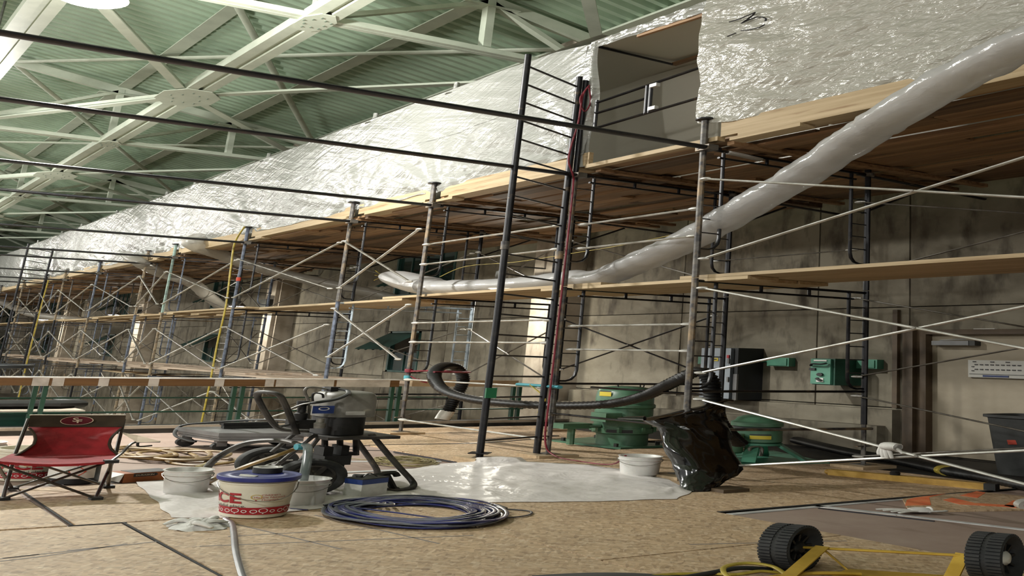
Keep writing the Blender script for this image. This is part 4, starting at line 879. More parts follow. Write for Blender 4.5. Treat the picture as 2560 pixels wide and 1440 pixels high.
def ring_geo(cx, cy, r, wd, n=18, sy=1.):
    vs = []; fs = []
    for k in range(n):
        a = 2*PI*k/n; vs += [(cx+r*math.cos(a), cy+r*sy*math.sin(a), 0), (cx+(r-wd)*math.cos(a), cy+(r-wd)*sy*math.sin(a), 0)]
    for k in range(n): j = (k+1) % n; fs.append((2*k, 2*j, 2*j+1, 2*k+1))
    return vs, fs
def rect_geo(x0, x1, y0, y1, n=10):
    vs = [(lerp(x0, x1, i/n), y, 0) for y in (y0, y1) for i in range(n+1)]; return vs, [(i, i+1, n+2+i, n+1+i) for i in range(n)]
def ace_bucket(c, z0, label, lid=True, th=-1.12):
    rb, rt, h = .132, .155, .335; x, y = c
    t = thing('bucket', (x, y, z0), label, 'bucket')
    tub = MB().lathe([(0, .003), (rb-.008, 0), (rb, .008), (lerp(rb, rt, .84), h*.84), (rt+.001, h*.85), (rt+.001, h*.88), (rt-.004, h*.885), (rt-.004, h*.92), (rt+.002, h*.93), (rt+.002, h), (rt-.01, h), (rb-.008, .02), (0, .02)], (x, y, z0), n=48, caps=False).build('tub', MT['pail_ace'], t)
    mp = lambda g_, a, z, nm, mt, off=.003, par=tub: cyl_map(c, rb, rt, h, z0, g_, a, z0+z, off).build(nm, MT[mt], par, smooth=0)
    mp(text_geo('ACE', .115, .004), th, .165, 'lettering', 'red_print'); mp(text_geo('The helpful place.', .032), th+.1, .105, 'lettering', 'dark_print')
    mp(rect_geo(-.215, .215, -.03, .03, 40), 0, .065, 'red_band', 'red_print', .002)
    for k in range(11):
        r_ = (.019, .012, .015)[k % 3]; mp(ring_geo(0, 0, r_, .004), -1.35+k*.27, .07+(.0 if k % 3 == 0 else -.006), 'balloon_print', 'white_print', .004); mp(rect_geo(-.003, .003, -.006, 0, 2), -1.35+k*.27, .07-r_-.002, 'basket_print', 'white_print', .004)
    mp(ring_geo(0, 0, .023, .004, 20, .9), .02, .185, 'balloon_print', 'gold_print'); mp(rect_geo(-.004, .004, -.008, 0, 2), .02, .16, 'basket_print', 'red_print')
    for k, s_ in enumerate(("Children's", 'Miracle Network', 'Hospitals')): mp(text_geo(s_, .02), .42, .20-.02*k, 'lettering', 'red_print')
    v, r_ = view_frame(c); pts = []
    for k in range(15):
        a = PI*k/14; s_ = (rt+.006)*math.cos(a); d_ = (rt+.006)*math.sin(a); pts.append((x+r_[0]*s_-v[0]*d_, y+r_[1]*s_-v[1]*d_, z0+h*.82-.17*math.sin(a)*(.4+.6*(1-k/14))))
    MB().tube(pts, .0028, 5).build('bail_handle', MT['galv2'], t)
    if lid:
        MB().lathe([(rt+.01, h-.028), (rt+.014, h-.02), (rt+.014, h+.008), (rt+.006, h+.012), (rt-.004, h+.004), (rt-.03, h+.002), (rt-.034, h+.008), (rt-.05, h+.008), (rt-.055, h+.002), (0, h+.002)], (x, y, z0), n=48, caps=False).build('lid', MT['blue_lid'], t)
    return t
ace_bucket((1.765, 4.42), .012, 'cream bucket with red lettering and a blue lid in the foreground')
ace_bucket((1.19, 6.05), -.003, 'cream lettered bucket standing behind the red chair', lid=False, th=-.2)
t = thing('tape_roll', (1.80, 4.42, .352), 'black roll of tape lying on the blue bucket lid', 'tape roll')
MB().lathe([(.055, .0), (.062, 0), (.062, .045), (.055, .047)], (1.825, 4.492, .352), n=28, caps=False).build('tape', MT['black_plastic'], t); MB().lathe([(.062, .047), (.04, .048), (.038, .044), (.038, 0), (.06, 0)], (1.825, 4.492, .352), n=28, caps=False).build('core', MT['white_wrap'], t)
t = thing('putty_knife', (1.705, 4.380, .352), 'small metal putty knife on the blue bucket lid', 'tool')
MB().add([(1.670, 4.400, .351), (1.690, 4.360, .351), (1.715, 4.340, .351), (1.740, 4.370, .351), (1.715, 4.430, .351), (1.695, 4.450, .351), (1.670, 4.400, .356), (1.690, 4.360, .356), (1.715, 4.340, .356), (1.740, 4.370, .356), (1.715, 4.430, .356), (1.695, 4.450, .356)], [(0,1,2,3,4,5), (6,7,8,9,10,11)]+[(i, (i+1) % 6, 6+(i+1) % 6, 6+i) for i in range(6)]).build('blade', MT['galv'], t)
# drum with a hazard diamond behind the chair
c = (1.37, 5.82); z0 = -.003; t = thing('drum', (c[0], c[1], z0), 'white drum with red hazard diamond standing behind the red chair', 'drum')
tub = MB().lathe([(0, 0), (.115, 0), (.12, .01), (.12, .2), (.125, .21), (.125, .23), (.118, .24), (0, .245)], (c[0], c[1], z0), n=36, caps=False).build('tub', MT['black_plastic'], t)
cyl_map(c, .12, .12, .24, z0, rect_geo(-.15, .12, -.075, .075, 24), -.1, z0+.14).build('label', MT['white_print'], tub)
dia = [(-.045, 0, 0), (0, -.06, 0), (.045, 0, 0), (0, .06, 0)]; cyl_map(c, .12, .12, .24, z0, (dia, [(0,1,2,3)]), .1, z0+.14, .006).build('hazard_diamond', MT['orange_print'], tub)
cyl_map(c, .12, .12, .24, z0, ([(p[0]*.35, p[1]*.35, 0) for p in dia], [(0,1,2,3)]), .1, z0+.15, .008).build('hazard_symbol', MT['white_print'], tub)
# metal paint can
x, y, z0 = 2.415, 4.74, .018; t = thing('paint_can', (x, y, z0), 'square white metal can with a blue top band beside the sprayer wheel', 'can')
v, r_ = view_frame((x, y))
def ob(cx, cy, hw, hd, za, zb, rot): 
    ca, sa = math.cos(rot), math.sin(rot); return MB().prism([(cx+a*hw*ca-b*hd*sa, cy+a*hw*sa+b*hd*ca) for a, b in ((-1,-1),(1,-1),(1,1),(-1,1))], za, zb)
ob(x, y, .085, .055, z0, z0+.13, .35).build('body', MT['white_wrap'], t, smooth=0); ob(x, y, .086, .056, z0+.13, z0+.18, .35).build('blue_band', MT['blue_print'], t, smooth=0)
for za in (.178, 0): ob(x, y, .088, .058, z0+za, z0+za+.008, .35).build('rim', MT['lamp_dark'], t, smooth=0)
ob(x-.01, y-.056, .05, .002, z0+.06, z0+.10, .35).build('print_lines', MT['pump_grey'], t)
MB().lathe([(.018, .186), (.018, .205)], (x-.04, y, z0), n=12).build('cap', MT['black_plastic'], t); MB().tube(spline([(x-.02, y, z0+.19), (x+.01, y, z0+.22), (x+.05, y, z0+.19)], 5), .005, 5).build('carry_handle', MT['lamp_dark'], t)
# ================================================================ red folding chair
t = thing('folding_chair', (1.2, 5.3, .01), 'red folding camp chair with a brown headband and oval emblem', 'chair')
rows = [(1038, 75, 314), (1052, 72, 312), (1067, 70, 306), (1078, 80, 294), (1088, 86, 282), (1098, 88, 275), (1110, 84, 272), (1122, 68, 276), (1135, 46, 292), (1146, 20, 288)]
def back_pt(u, v):
    a = poly_at([(p[0], p[1], p[2]) for p in rows], v); yb = lerp(5.52, 5.38, v); px = lerp(a[1], a[2], u); py = a[0] + 4*(u-.5)*0
    x, y_, z = PY(px, py, yb+.05*math.sin(PI*u)+.006*nz(u*6, v*7))
    return (x, y_, z)
vb = 2/9
MB().grid(lambda u, v: back_pt(u, vb+(1-vb)*v), 24, 22).build('backrest', MT['red_cloth'], t, smooth=60)
hbnd = MB().grid(lambda u, v: Vector(back_pt(u, vb*v))-Vector((0, .006, 0)), 24, 6).build('headband', MT['brown_cloth'], t, smooth=60)
for u in (0, 1): MB().tube([Vector(back_pt(u, k/24))-Vector((0, .008, 0)) for k in range(6, 25)], .008, 6).build('binding', MT['brown_cloth'], t)
MB().tube([Vector(back_pt(k/16, 0))+Vector((0, 0, .002)) for k in range(17)], .005, 5).build('top_seam', MT['cream'], t)
ec = Vector(PY(193, 1052, 5.52)); 
def on_back(X, Y, off=.012): 
    x = ec.x+X; return (x, 5.50-off+.05*math.sin(PI*min(max((x-1.06)/.45, 0), 1)), ec.z+Y)
vs, fs = ring_geo(0, 0, 1, 1, 28); emb = MB().add([on_back(p[0]*.072, p[1]*.042, .016) for p in vs], fs).build('emblem', MT['maroon'], hbnd)
vs, fs = ring_geo(0, 0, 1, .06, 28); MB().add([on_back(p[0]*.076, p[1]*.045, .018) for p in vs], fs).build('emblem_rim', MT['cream'], emb)
for s_, ox, oy, sz in (('S', -.006, .008, .056), ('F', .012, -.008, .050)):
    vs, fs = text_geo(s_, sz, .001); MB().add([on_back(p[0]*1.15+ox, p[1]+oy, .020) for p in vs], fs).build('lettering', MT['cream'], emb, smooth=0)
def seat_pt(u, v):
    fa = PY(lerp(-12, 284, u), 1152+6*math.sin(PI*u), 5.12); ba = PY(lerp(30, 292, u), 1134, 5.44)
    x = lerp(fa[0], ba[0], v); y = lerp(fa[1], ba[1], v); z = lerp(fa[2], ba[2], v)-.03*math.sin(PI*u)*math.sin(PI*v*.8+.3); return (x, y, z)
MB().grid(seat_pt, 20, 14).build('seat', MT['red_cloth'], t, smooth=60)
MB().grid(lambda u, v: (seat_pt(u, 0)[0], 5.118, seat_pt(u, 0)[2]-.022*v), 20, 2).build('seat_hem', MT['red_cloth'], t)
def leg(a, b, r=.0095, nm='leg'): return MB().tube([a, b], r, 8).build(nm, MT['chair_tube'], t)
FLf, FRf, BLf, BRf = (1.315, 5.11, .02), (.965, 5.24, .02), (1.46, 5.5, .02), (1.06, 5.6, .02)
sFL, sFR, sBL, sBR = PY(278, 1152, 5.13), PY(-10, 1158, 5.13), PY(288, 1140, 5.42), PY(36, 1140, 5.44)
leg(FLf, sFR); leg(FRf, sFL); leg(BLf, sBR); leg(BRf, sBL); leg(FLf, sBL); leg(BLf, sFL); leg(FRf, sBR); leg(BRf, sFR)
for p in (FLf, FRf, BLf, BRf): MB().box(p[0]-.025, p[1]-.03, .011, p[0]+.025, p[1]+.03, .035).build('foot', MT['black_plastic'], t)
MB().box(sFL[0]-.03, sFL[1]-.02, sFL[2]-.02, sFL[0]+.03, sFL[1]+.02, sFL[2]+.01).build('corner_joint', MT['black_plastic'], t)
for a, b in ((sBL, PY(310, 1048, 5.54)), (sBR, PY(72, 1046, 5.54))): leg(a, b, .010, 'back_post')
MB().tube(spline([sFL, PY(305, 1132, 5.16), PY(325, 1112, 5.18), PY(345, 1105, 5.2), PY(400, 1104, 5.2)], 6), .009, 8).build('arm_tube', MT['chair_tube'], t)
MB().add([PY(342, 1106, 5.14), PY(404, 1104, 5.14), PY(345, 1088, 5.48), PY(300, 1080, 5.52)], [(0,1,2,3)]).build('arm_strap', MT['pine_block'], t, smooth=0)
MB().tube(spline([PY(345, 1106, 5.15), PY(347, 1116, 5.15), PY(380, 1114, 5.15)], 5), .007, 6).build('cup_holder_rim', MT['black_plastic'], t)
MB().tube(spline([sFR, PY(-30, 1130, 5.2), PY(-60, 1110, 5.25)], 6), .009, 8).build('arm_tube', MT['chair_tube'], t)
# ================================================================ airless sprayer
yw = 4.84
t = thing('paint_sprayer', (2.4, 5.1, .01), 'grimy wheeled airless paint sprayer with a grey motor housing', 'sprayer')
def wheel(cx, cy, cz, r, wd, par):
    w_ = MB().lathe([(r*.62, -wd*.3), (r*.80, -wd*.5), (r*.93, -wd*.5), (r, -wd*.25), (r, wd*.25), (r*.93, wd*.5), (r*.8, wd*.5), (r*.62, wd*.3)], (cx, cy, cz), axis=(0,1,0), n=40, caps=False).build('wheel', MT['rubber'], par)
    MB().lathe([(r*.80, -wd*.42), (r*.74, -wd*.30), (r*.4, -wd*.25), (r*.16, -wd*.45), (0, -wd*.5)], (cx, cy, cz), axis=(0,1,0), n=30, caps=False).build('hub', MT['grime'], w_)
    MB().lathe([(r*.66, -wd*.36), (r*.66, -wd*.40), (r*.58, -wd*.4), (r*.58, -wd*.3)], (cx, cy, cz), axis=(0,1,0), n=30, caps=False).build('rim_ring', MT['grime'], w_)
    for k in range(6):
        a = k*PI/3; MB().beam((cx+r*.15*math.cos(a), cy-wd*.42, cz+r*.15*math.sin(a)), (cx+r*.6*math.cos(a), cy-wd*.36, cz+r*.6*math.sin(a)), .03, .012, (0,1,0)).build('spoke', MT['grime'], w_)
c1 = PY(775, 1195, yw); c2 = PY(668, 1158, 5.62)
wheel(c1[0], yw, .20, .18, .06, t); wheel(c2[0], 5.62, .18, .172, .06, t)
MB().tube([(c1[0], yw, .20), (c2[0], 5.62, .18)], .014, 8).build('axle', MT['grime'], t)
ym = 5.2
hA = PY(790, 1040, ym); hB = PY(938, 1040, ym); zt = PY(860, 978, ym)[2]; zm = PY(860, 1039, ym)[2]; zp = PY(860, 1082, ym)[2]
cxm = (hA[0]+hB[0])/2-.02; rw = (hB[0]-hA[0])/2*.88
def squircle(cx, cy, rx, ry, n=36, p=3.2):
    return [(cx+rx*math.copysign(abs(math.cos(a))**(2/p), math.cos(a)), cy+ry*math.copysign(abs(math.sin(a))**(2/p), math.sin(a))) for a in [2*PI*k/n for k in range(n)]]
m = MB(); lv = [(1.0, zm), (1.0, lerp(zm, zt, .55)), (.985, lerp(zm, zt, .75)), (.93, lerp(zm, zt, .9)), (.8, lerp(zm, zt, .98)), (.55, zt+.004), (.0, zt+.006)]
n = 36
for s_, z in lv: m.v += [(x, y, z) for x, y in squircle(cxm, ym, rw*s_, .15*s_, n)]
m.f = [(i*n+k, i*n+(k+1) % n, (i+1)*n+(k+1) % n, (i+1)*n+k) for i in range(len(lv)-1) for k in range(n)]+[tuple(range(n))[::-1]]
hs = m.build('motor_housing', MT['pump_grey'], t)
MB().prism(squircle(cxm-.02, ym, rw*.78, .15), zp, zm).build('motor_base', MT['pump_black'], t)
a = PY(808, 1024, ym-.15); MB().box(a[0]-.055, ym-.157, a[2]-.04, a[0]+.055, ym-.148, a[2]+.04).build('blue_decal', MT['blue_print'], hs)
vs, fs = ring_geo(0, 0, .03, .008, 16, .6); MB().add([(a[0]+p[0], ym-.159, a[2]+.01+p[1]) for p in vs], fs).build('decal_swirl', MT['white_print'], hs)
a = PY(888, 1033, ym-.15); MB().box(a[0]-.05, ym-.157, a[2]-.02, a[0]+.05, ym-.148, a[2]+.02).build('label', MT['white_wrap'], hs)
pl = MB().box(PY(770, 1085, ym)[0], ym-.24, zp-.035, PY(946, 1085, ym)[0], ym+.22, zp-.005).build('platform', MT['grime'], t)
# bent stand, two sides
for dy, px in ((-.2, ((928, 1085), (965, 1130), (1000, 1170), (1028, 1200), (1034, 1214), (1020, 1227), (985, 1228), (962, 1224))), (.25, ((880, 1085), (905, 1120), (930, 1155), (942, 1175), (942, 1190)))):
    pts = [Vector(PY(x, y, lerp(5.02, 4.80, k_/7) if dy < 0 else ym+.1)) for k_, (x, y) in enumerate(px)]
    pts = [Vector((p.x, p.y, max(p.z, .03))) for p in pts]
    MB().tube(spline(pts, 6), .019, 10).build('stand_leg', MT['grime'], t)
# handle loop
MB().tube(spline([PY(742, 1085, 5.05), PY(728, 1048, 5.02), PY(712, 1010, 5.0), PY(697, 987, 5.0), PY(668, 980, 5.05), PY(645, 982, 5.15), PY(645, 995, 5.2), PY(660, 1025, 5.2), PY(680, 1055, 5.2), PY(700, 1072, 5.2), PY(730, 1076, 5.2), PY(770, 1078, 5.2)], 6), .019, 10).build('handle', MT['grime'], t)
for a, b in (((800, 1090), (745, 1160)), ((790, 1085), (690, 1165)), ((735, 1085), (680, 1130))): MB().tube([PY(a[0], a[1], 5.1), PY(b[0], b[1], 5.15)], .014, 8).build('frame_tube', MT['grime'], t)
# fluid pump below
pu = thing('x', (0,0,0), None, None); bpy.data.objects.remove(pu)
pm = MB()
def pbx(x0, y0, x1, y1, d0=-.06, d1=.06):
    a = PY(x0, y1, ym); b = PY(x1, y0, ym); pm.box(a[0], ym+d0, a[2], b[0], ym+d1, b[2])
pbx(795, 1115, 822, 1140); pbx(790, 1135, 860, 1160, -.09, .09); pbx(805, 1158, 848, 1182); pbx(838, 1112, 862, 1145); pbx(858, 1130, 885, 1138, -.03, .03)
pm.build('fluid_pump', MT['pump_black'], t, smooth=0)
for px in (812, 850, 890): MB().tube([PY(px, 1085, ym), PY(px, 1140 if px != 890 else 1138, ym)], .018, 8).build('pump_rod', MT['grime'], t)
for a in ((812, 1160), (838, 1165)): MB().lathe([(.05, -.02), (.05, .02)], PY(a[0], a[1], ym), n=6).build('pump_nut', MT['pump_black'], t)
# valve, filter, top hose
MB().lathe([(.03, 0), (.035, .12), (.022, .13), (.022, .2), (.03, .21), (.03, .25)], PY(748, 1062, 5.1), n=14).build('filter', MT['pump_black'], t)
MB().box(*[lerp(p, q, 0) for p, q in zip(PY(735, 1072, 5.05), (0,0,0))], *(Vector(PY(790, 1050, 5.05))+Vector((0, .12, 0)))).build('valve_block', MT['pump_black'], t)
MB().tube([PY(700, 1066, 5.02), PY(745, 1058, 5.05)], .012, 8).build('valve_lever', MT['lamp_dark'], t)
MB().lathe([(.028, 0), (.03, .05), (.02, .06), (.02, .1)], PY(798, 1070, 5.0), n=12).build('gauge', MT['galv2'], t)
MB().tube(spline([PY(775, 1008, 5.0), PY(800, 1005, 4.98), PY(840, 998, 4.98), PY(865, 988, 5.0), PY(872, 980, 5.1), PY(860, 974, 5.15), PY(835, 973, 5.2)], 6), .013, 8).build('short_hose', MT['black_plastic'], t)
MB().tube(spline([PY(725, 1023, 5.1), PY(760, 1010, 5.05), PY(800, 1005, 5.0)], 6), .008, 8).build('gas_line', MT['galv2'], t)
MB().tube(spline([PY(770, 1060, 5.15), PY(771, 1005, 5.15), PY(762, 980, 5.15), PY(770, 969, 5.15), PY(795, 969, 5.18), PY(825, 976, 5.2)], 6), .010, 8).build('riser_pipe', MT['galv2'], t)
MB().box(*PY(826, 980, 5.15), *(Vector(PY(846, 970, 5.15))+Vector((0, .08, .01)))).build('hose_coupling', MT['pump_black'], t)
MB().tube(spline([PY(782, 1003, 5.02), PY(783, 984, 5.02), PY(805, 985, 5.02), PY(808, 995, 5.02)], 5), .007, 6).build('guard_wire', MT['pump_black'], t)
# suction set: cloudy tube into the pail, hoses running left
MB().tube(spline([PY(764, 1113, 4.85), PY(770, 1120, 4.8), PY(768, 1150, 4.72), PY(762, 1180, 4.66), PY(756, 1210, 4.63)], 6), .023, 12).build('suction_tube', MT['clear_tube'], t)
MB().lathe([(.03, -.02), (.032, .02)], PY(750, 1117, 4.9), axis=(1, 0, 0), n=10).build('hose_clamp', MT['teal_rag'], t)
hs_ = MB().tube(spline([PY(755, 1116, 4.9), PY(720, 1104, 5.0), PY(670, 1101, 5.1), PY(615, 1108, 5.2), PY(565, 1130, 5.3), PY(530, 1155, 5.35), PY(512, 1178, 5.35)], 8), .022, 10).build('return_hose', MT['grime'], t)
o = MB().tube(spline([PY(738, 1122, 5.0), PY(690, 1140, 4.95), PY(630, 1160, 4.95), PY(580, 1180, 5.0), PY(545, 1194, 5.05), PZ(520, 1208, .03)], 8), .016, 8).build('tan_hose', MT['tan_hose']); tag(o, 'tan hose slanting from the sprayer down behind the white pail', 'hose')
o = MB().tube(spline([PY(730, 1150, 5.3), PY(690, 1155, 5.1), PY(640, 1175, 4.9), PY(615, 1195, 4.85)], 8), .006, 6).build('white_cable', MT['white_wrap']); tag(o, 'thin white cable curling over the sprayer wheels', 'cable')
t = thing('spray_gun', (2.6, 4.95, .02), 'black spray gun leaning between the paint can and the stand', 'spray gun')
MB().tube(spline([PY(885, 1190, 4.85), PY(930, 1190, 4.85), PY(965, 1183, 4.85), PY(985, 1182, 4.85), PY(993, 1190, 4.85)], 5), .02, 8).build('barrel', MT['pump_black'], t)
MB().tube(spline([PY(965, 1186, 4.85), PY(975, 1205, 4.85), PY(985, 1222, 4.85), PY(996, 1222, 4.85)], 5), .022, 8).build('grip', MT['pump_black'], t)
# ================================================================ blue hose coil
t = thing('hose_coil', (2.35, 4.15, .01), 'coil of blue and grey paint hose on the OSB floor', 'hose coil')
for k in range(24):
    r0 = .245+.006*k+RND.uniform(-.008, .008); ox = RND.uniform(-.012, .012); oy = RND.uniform(-.015, .015); zz = .022+.012*(k % 4)+RND.uniform(0, .006)
    ph = RND.uniform(0, 6)
    pts = [(2.35+ox+r0*.93*math.cos(a)*(1+.015*math.sin(2*a+ph)), 4.15+oy+r0*1.06*math.sin(a), zz+.010*math.sin(3*a+ph)) for a in [2*PI*q/40 for q in range(40)]]
    MB().tube(pts, .0085, 6, True).build('hose_loop', MT[('blue_hose', 'blue_hose', 'grey_hose', 'blue_hose', 'dark_hose')[k % 5]], t)
for s_, mt in ((0, 'dark_hose'), (.03, 'grey_hose'), (.06, 'dark_hose'), (.09, 'grey_hose')):
    MB().tube(spline([(2.06+s_, 4.40-s_, .06), (2.13+s_, 4.40-s_, .075), (2.22+s_, 4.38-s_*1.2, .07), (2.28+s_, 4.40, .05)], 5), .009, 6).build('hose_end', MT[mt], t)
MB().tube(spline([(2.68, 4.1, .05), (2.72, 4.12, .06), (2.74, 4.06, .04)], 5), .014, 8).build('swivel_fitting', MT['cart_grey'], t)
MB().tube(spline([(2.6, 4.2, .04), (2.78, 4.1, .02), (2.83, 4.0, .02), (2.72, 3.9, .02), (2.5, 3.9, .02)], 8), .0055, 6).build('hose_tail', MT['dark_hose'], t)
MB().tube(spline([(2.0, 4.42, .02), (1.97, 4.46, .02), (1.9, 4.55, .02), (1.86, 4.62, .02)], 6), .006, 6).build('hose_tail', MT['blue_hose'], t)
MB().tube(spline([(2.08, 4.38, .06), (2.2, 4.2, .055), (2.3, 4.05, .04), (2.33, 3.9, .05)], 6), .007, 6).build('hose_crossing', MT['blue_hose'], t)
# wrapped hose running to the bottom edge, rag
o = MB().tube(spline([(1.62, 4.33, .02), (1.6, 4.2, .02), (1.52, 3.95, .02), (1.42, 3.65, .02), (1.31, 3.29, .02), (1.2, 2.9, .02)], 8), .012, 8).build('floor_hose', MT['grey_hose']); tag(o, 'grey wrapped hose leading from the rag to the bottom edge', 'hose')
t = thing('rag', (1.475, 4.2, .012), 'crumpled white rag on the floor beside the lettered bucket', 'rag')
m = MB()
def ragf(u, v):
    a = 2*PI*u; r_ = (.10+.03*nz(math.cos(a)*2, math.sin(a)*2, 3.))*v
    return (1.475+r_*1.15*math.cos(a), 4.2+r_*math.sin(a), .013+.03*(1-v**4)+.018*nz(r_*40*math.cos(a), r_*40*math.sin(a)))
m.grid(ragf, 40, 10); m.build('cloth', MT['glove'], t)
rr_ = random.Random(5)
for k in range(9):
    a0 = rr_.uniform(0, 6.28); p0 = Vector((1.475+rr_.uniform(-.06, .06), 4.2+rr_.uniform(-.05, .05), .045))
    pts = [p0+Vector((math.cos(a0+q*.5)*(.04+.02*q)*rr_.uniform(.7, 1.2), math.sin(a0+q*.5)*(.035+.015*q), .012*math.sin(q*1.4)+rr_.uniform(-.006, .012))) for q in range(4)]
    MB().tube(spline(pts, 5), [.008+.009*math.sin(PI*q/15) for q in range(16)], 7).build('fold', MT['glove'], t, smooth=80)
# ================================================================ box, tan hose pile, cart, brush, cords
t = thing('carton', (1.68, 5.75, 0), 'orange and white carton lying open beside the red chair', 'carton')
a, b = Vector((1.56, 5.76, 0)), Vector((1.83, 5.83, 0)); d_ = (b-a).normalized(); nn = Vector((-d_.y, d_.x, 0))*.07
def cb(z0, z1, s0=0., s1=1.): return MB().prism([tuple((p)[:2]) for p in (a.lerp(b, s0)-nn, a.lerp(b, s1)-nn, a.lerp(b, s1)+nn, a.lerp(b, s0)+nn)], z0, z1)
cb(.0, .095).build('box', MT['cardboard_orange'], t, smooth=0)
v0 = a-nn; 
pn = MB().add([tuple(a.lerp(b, s_)-nn*1.02+Vector((0,0,z))) for s_, z in ((.18, .055), (.62, .055), (.66, .07), (.62, .088), (.18, .088))], [(0,1,2,3,4)]).build('name_panel', MT['dark_print'], t, smooth=0)
vs, fs = text_geo('DURASKIN', .036, .0005); MB().add([tuple(a.lerp(b, .40)+d_*p[0]*.58-nn*1.05+Vector((0,0,.071+p[1]*.6))) for p in vs], fs).build('lettering', MT['cream'], pn, smooth=0)
MB().add([tuple(v0+d_*-.02+Vector((0,0,.01))), tuple(v0+Vector((0,0,.095))), tuple(a+nn+Vector((0,0,.095))), tuple(a+nn+d_*-.03+Vector((0,0,.02))), tuple(a+d_*-.06+Vector((0,0,.03)))], [(0,1,4), (1,2,4), (2,3,4), (3,0,4)]).build('open_flap', MT['white_wrap'], t, smooth=0)
cb(.095, .098, .2, .95).build('lid_print', MT['dark_print'], t, smooth=0)
t = thing('tan_hose_pile', (2.1, 6.8, 0), 'pile of tan hose looped on the paper behind the red chair', 'hose coil')
for k, (cx, cy, rx, ry, ph) in enumerate(((2.12, 7.0, .2, .42, 0), (2.16, 6.95, .24, .36, 1), (2.2, 6.75, .26, .30, 2), (2.25, 6.55, .2, .22, 3), (2.05, 7.1, .14, .34, 4), (1.98, 6.9, .2, .3, 5))):
    MB().tube([(cx+rx*math.cos(q), cy+ry*math.sin(q), .018+.022*(k % 3)+.012*math.sin(2*q+ph)) for q in [2*PI*j/36 for j in range(36)]], .016, 8, True).build('hose_loop', MT['tan_hose'], t)
MB().tube(spline([(2.2, 6.32, .03), (2.14, 6.2, .04), (2.08, 6.12, .04)], 5), .018, 8).build('hose_end', MT['pale_cord'], t); MB().tube(spline([(1.75, 7.3, .02), (1.9, 7.1, .02), (2.1, 6.6, .02), (2.35, 6.4, .02)], 6), .016, 8).build('hose_tail', MT['tan_hose'], t)
t = thing('platform_cart', (2.8, 7.3, 0), 'low grey platform cart on black casters', 'cart')
c00, c10, c11, c01 = (2.52, 7.12), (3.05, 6.95), (3.2, 7.62), (2.42, 7.72)
MB().prism([c00, c10, c11, c01], .215, .268).build('deck', MT['cart_grey'], t, smooth=0)
for z in (.15, .183): MB().prism([(lerp(2.8, p[0], .97), lerp(7.35, p[1], .97)) for p in (c00, c10, c11, c01)], z, z+.028).build('side_channel', MT['cart_grey'], t, smooth=0)
for x, y in ((2.57, 7.2), (2.47, 7.62), (3.0, 7.08), (3.1, 7.55)):
    cs = MB().box(x-.035, y-.03, .07, x+.035, y+.03, .16).build('caster_fork', MT['cart_grey'], t); MB().lathe([(.03, -.028), (.062, -.025), (.065, 0), (.062, .025), (.03, .028)], (x, y, .063), axis=(0,1,0), n=18).build('caster_wheel', MT['rubber'], cs)
t = thing('brush', (2.9, 7.6, .268), 'black push brush lying on the grey cart', 'brush')
MB().beam((2.66, 7.5, .335), (3.05, 7.5, .345), .08, .035).build('stock', MT['black_plastic'], t); MB().beam((2.67, 7.5, .295), (3.04, 7.5, .303), .06, .05).build('bristles', MT['lamp_dark'], t)
o = MB().tube(spline([PY(760, 1056, 5.3), PY(700, 1050, 6.4), PY(620, 1050, 7.2), PY(530, 1056, 7.6), PY(462, 1062, 7.7), PY(440, 1075, 7.7), PY(440, 1090, 7.6), PY(470, 1102, 7.5), PY(490, 1104, 7.45)], 8), .014, 8).build('black_hose', MT['black_plastic']); tag(o, 'thin black hose arching behind the grey cart', 'hose')
t = thing('cord_bundle', (3.35, 6.1, .0), 'bundle of pale yellow cord on the floor right of the sprayer', 'cord')
for k in range(12):
    rx = RND.uniform(.12, .2); ry = RND.uniform(.12, .24); ox = RND.uniform(-.05, .05); oy = RND.uniform(-.06, .06); ph = RND.uniform(0, 6)
    MB().tube([(3.35+ox+rx*math.cos(q), 6.08+oy+ry*math.sin(q), .014+.003*k+.006*math.sin(3*q+ph)) for q in [2*PI*j/28 for j in range(28)]], .005, 5, True).build('cord_loop', MT['pale_cord'], t)
MB().tube(spline([(3.2, 6.25, .012), (3.1, 6.6, .012), (3.3, 6.9, .012), (3.05, 7.1, .012), (3.25, 6.7, .012)], 8), .005, 5).build('cord_tail', MT['pale_cord'], t)
# ================================================================ black bag tied to the brace
rows = [(1006, 1782, 1794, 4.66), (1014, 1768, 1800, 4.65), (1024, 1722, 1806, 4.63), (1036, 1662, 1810, 4.62), (1046, 1606, 1813, 4.62), (1056, 1622, 1813, 4.6), (1070, 1652, 1815, 4.58), (1090, 1660, 1817, 4.55), (1115, 1668, 1820, 4.5), (1135, 1682, 1824, 4.46), (1155, 1696, 1836, 4.43), (1170, 1703, 1838, 4.40), (1185, 1706, 1830, 4.38), (1198, 1709, 1815, 4.36), (1212, 1712, 1790, 4.34), (1224, 1712, 1765, 4.32), (1232, 1706, 1745, 4.31)]
m = MB(); n = 40; rb_ = random.Random(9); DP = (.02, .04, .06, .07, .08, .09, .1, .11, .12, .13, .13, .13, .12, .1, .08, .06, .04)
rows = [poly_at([r_+(DP[k]*.75,) for k, r_ in enumerate(rows)], q/30) for q in range(31)]
def ridge(x, y, z): return 1-2.6*abs(nz(x, y, z))
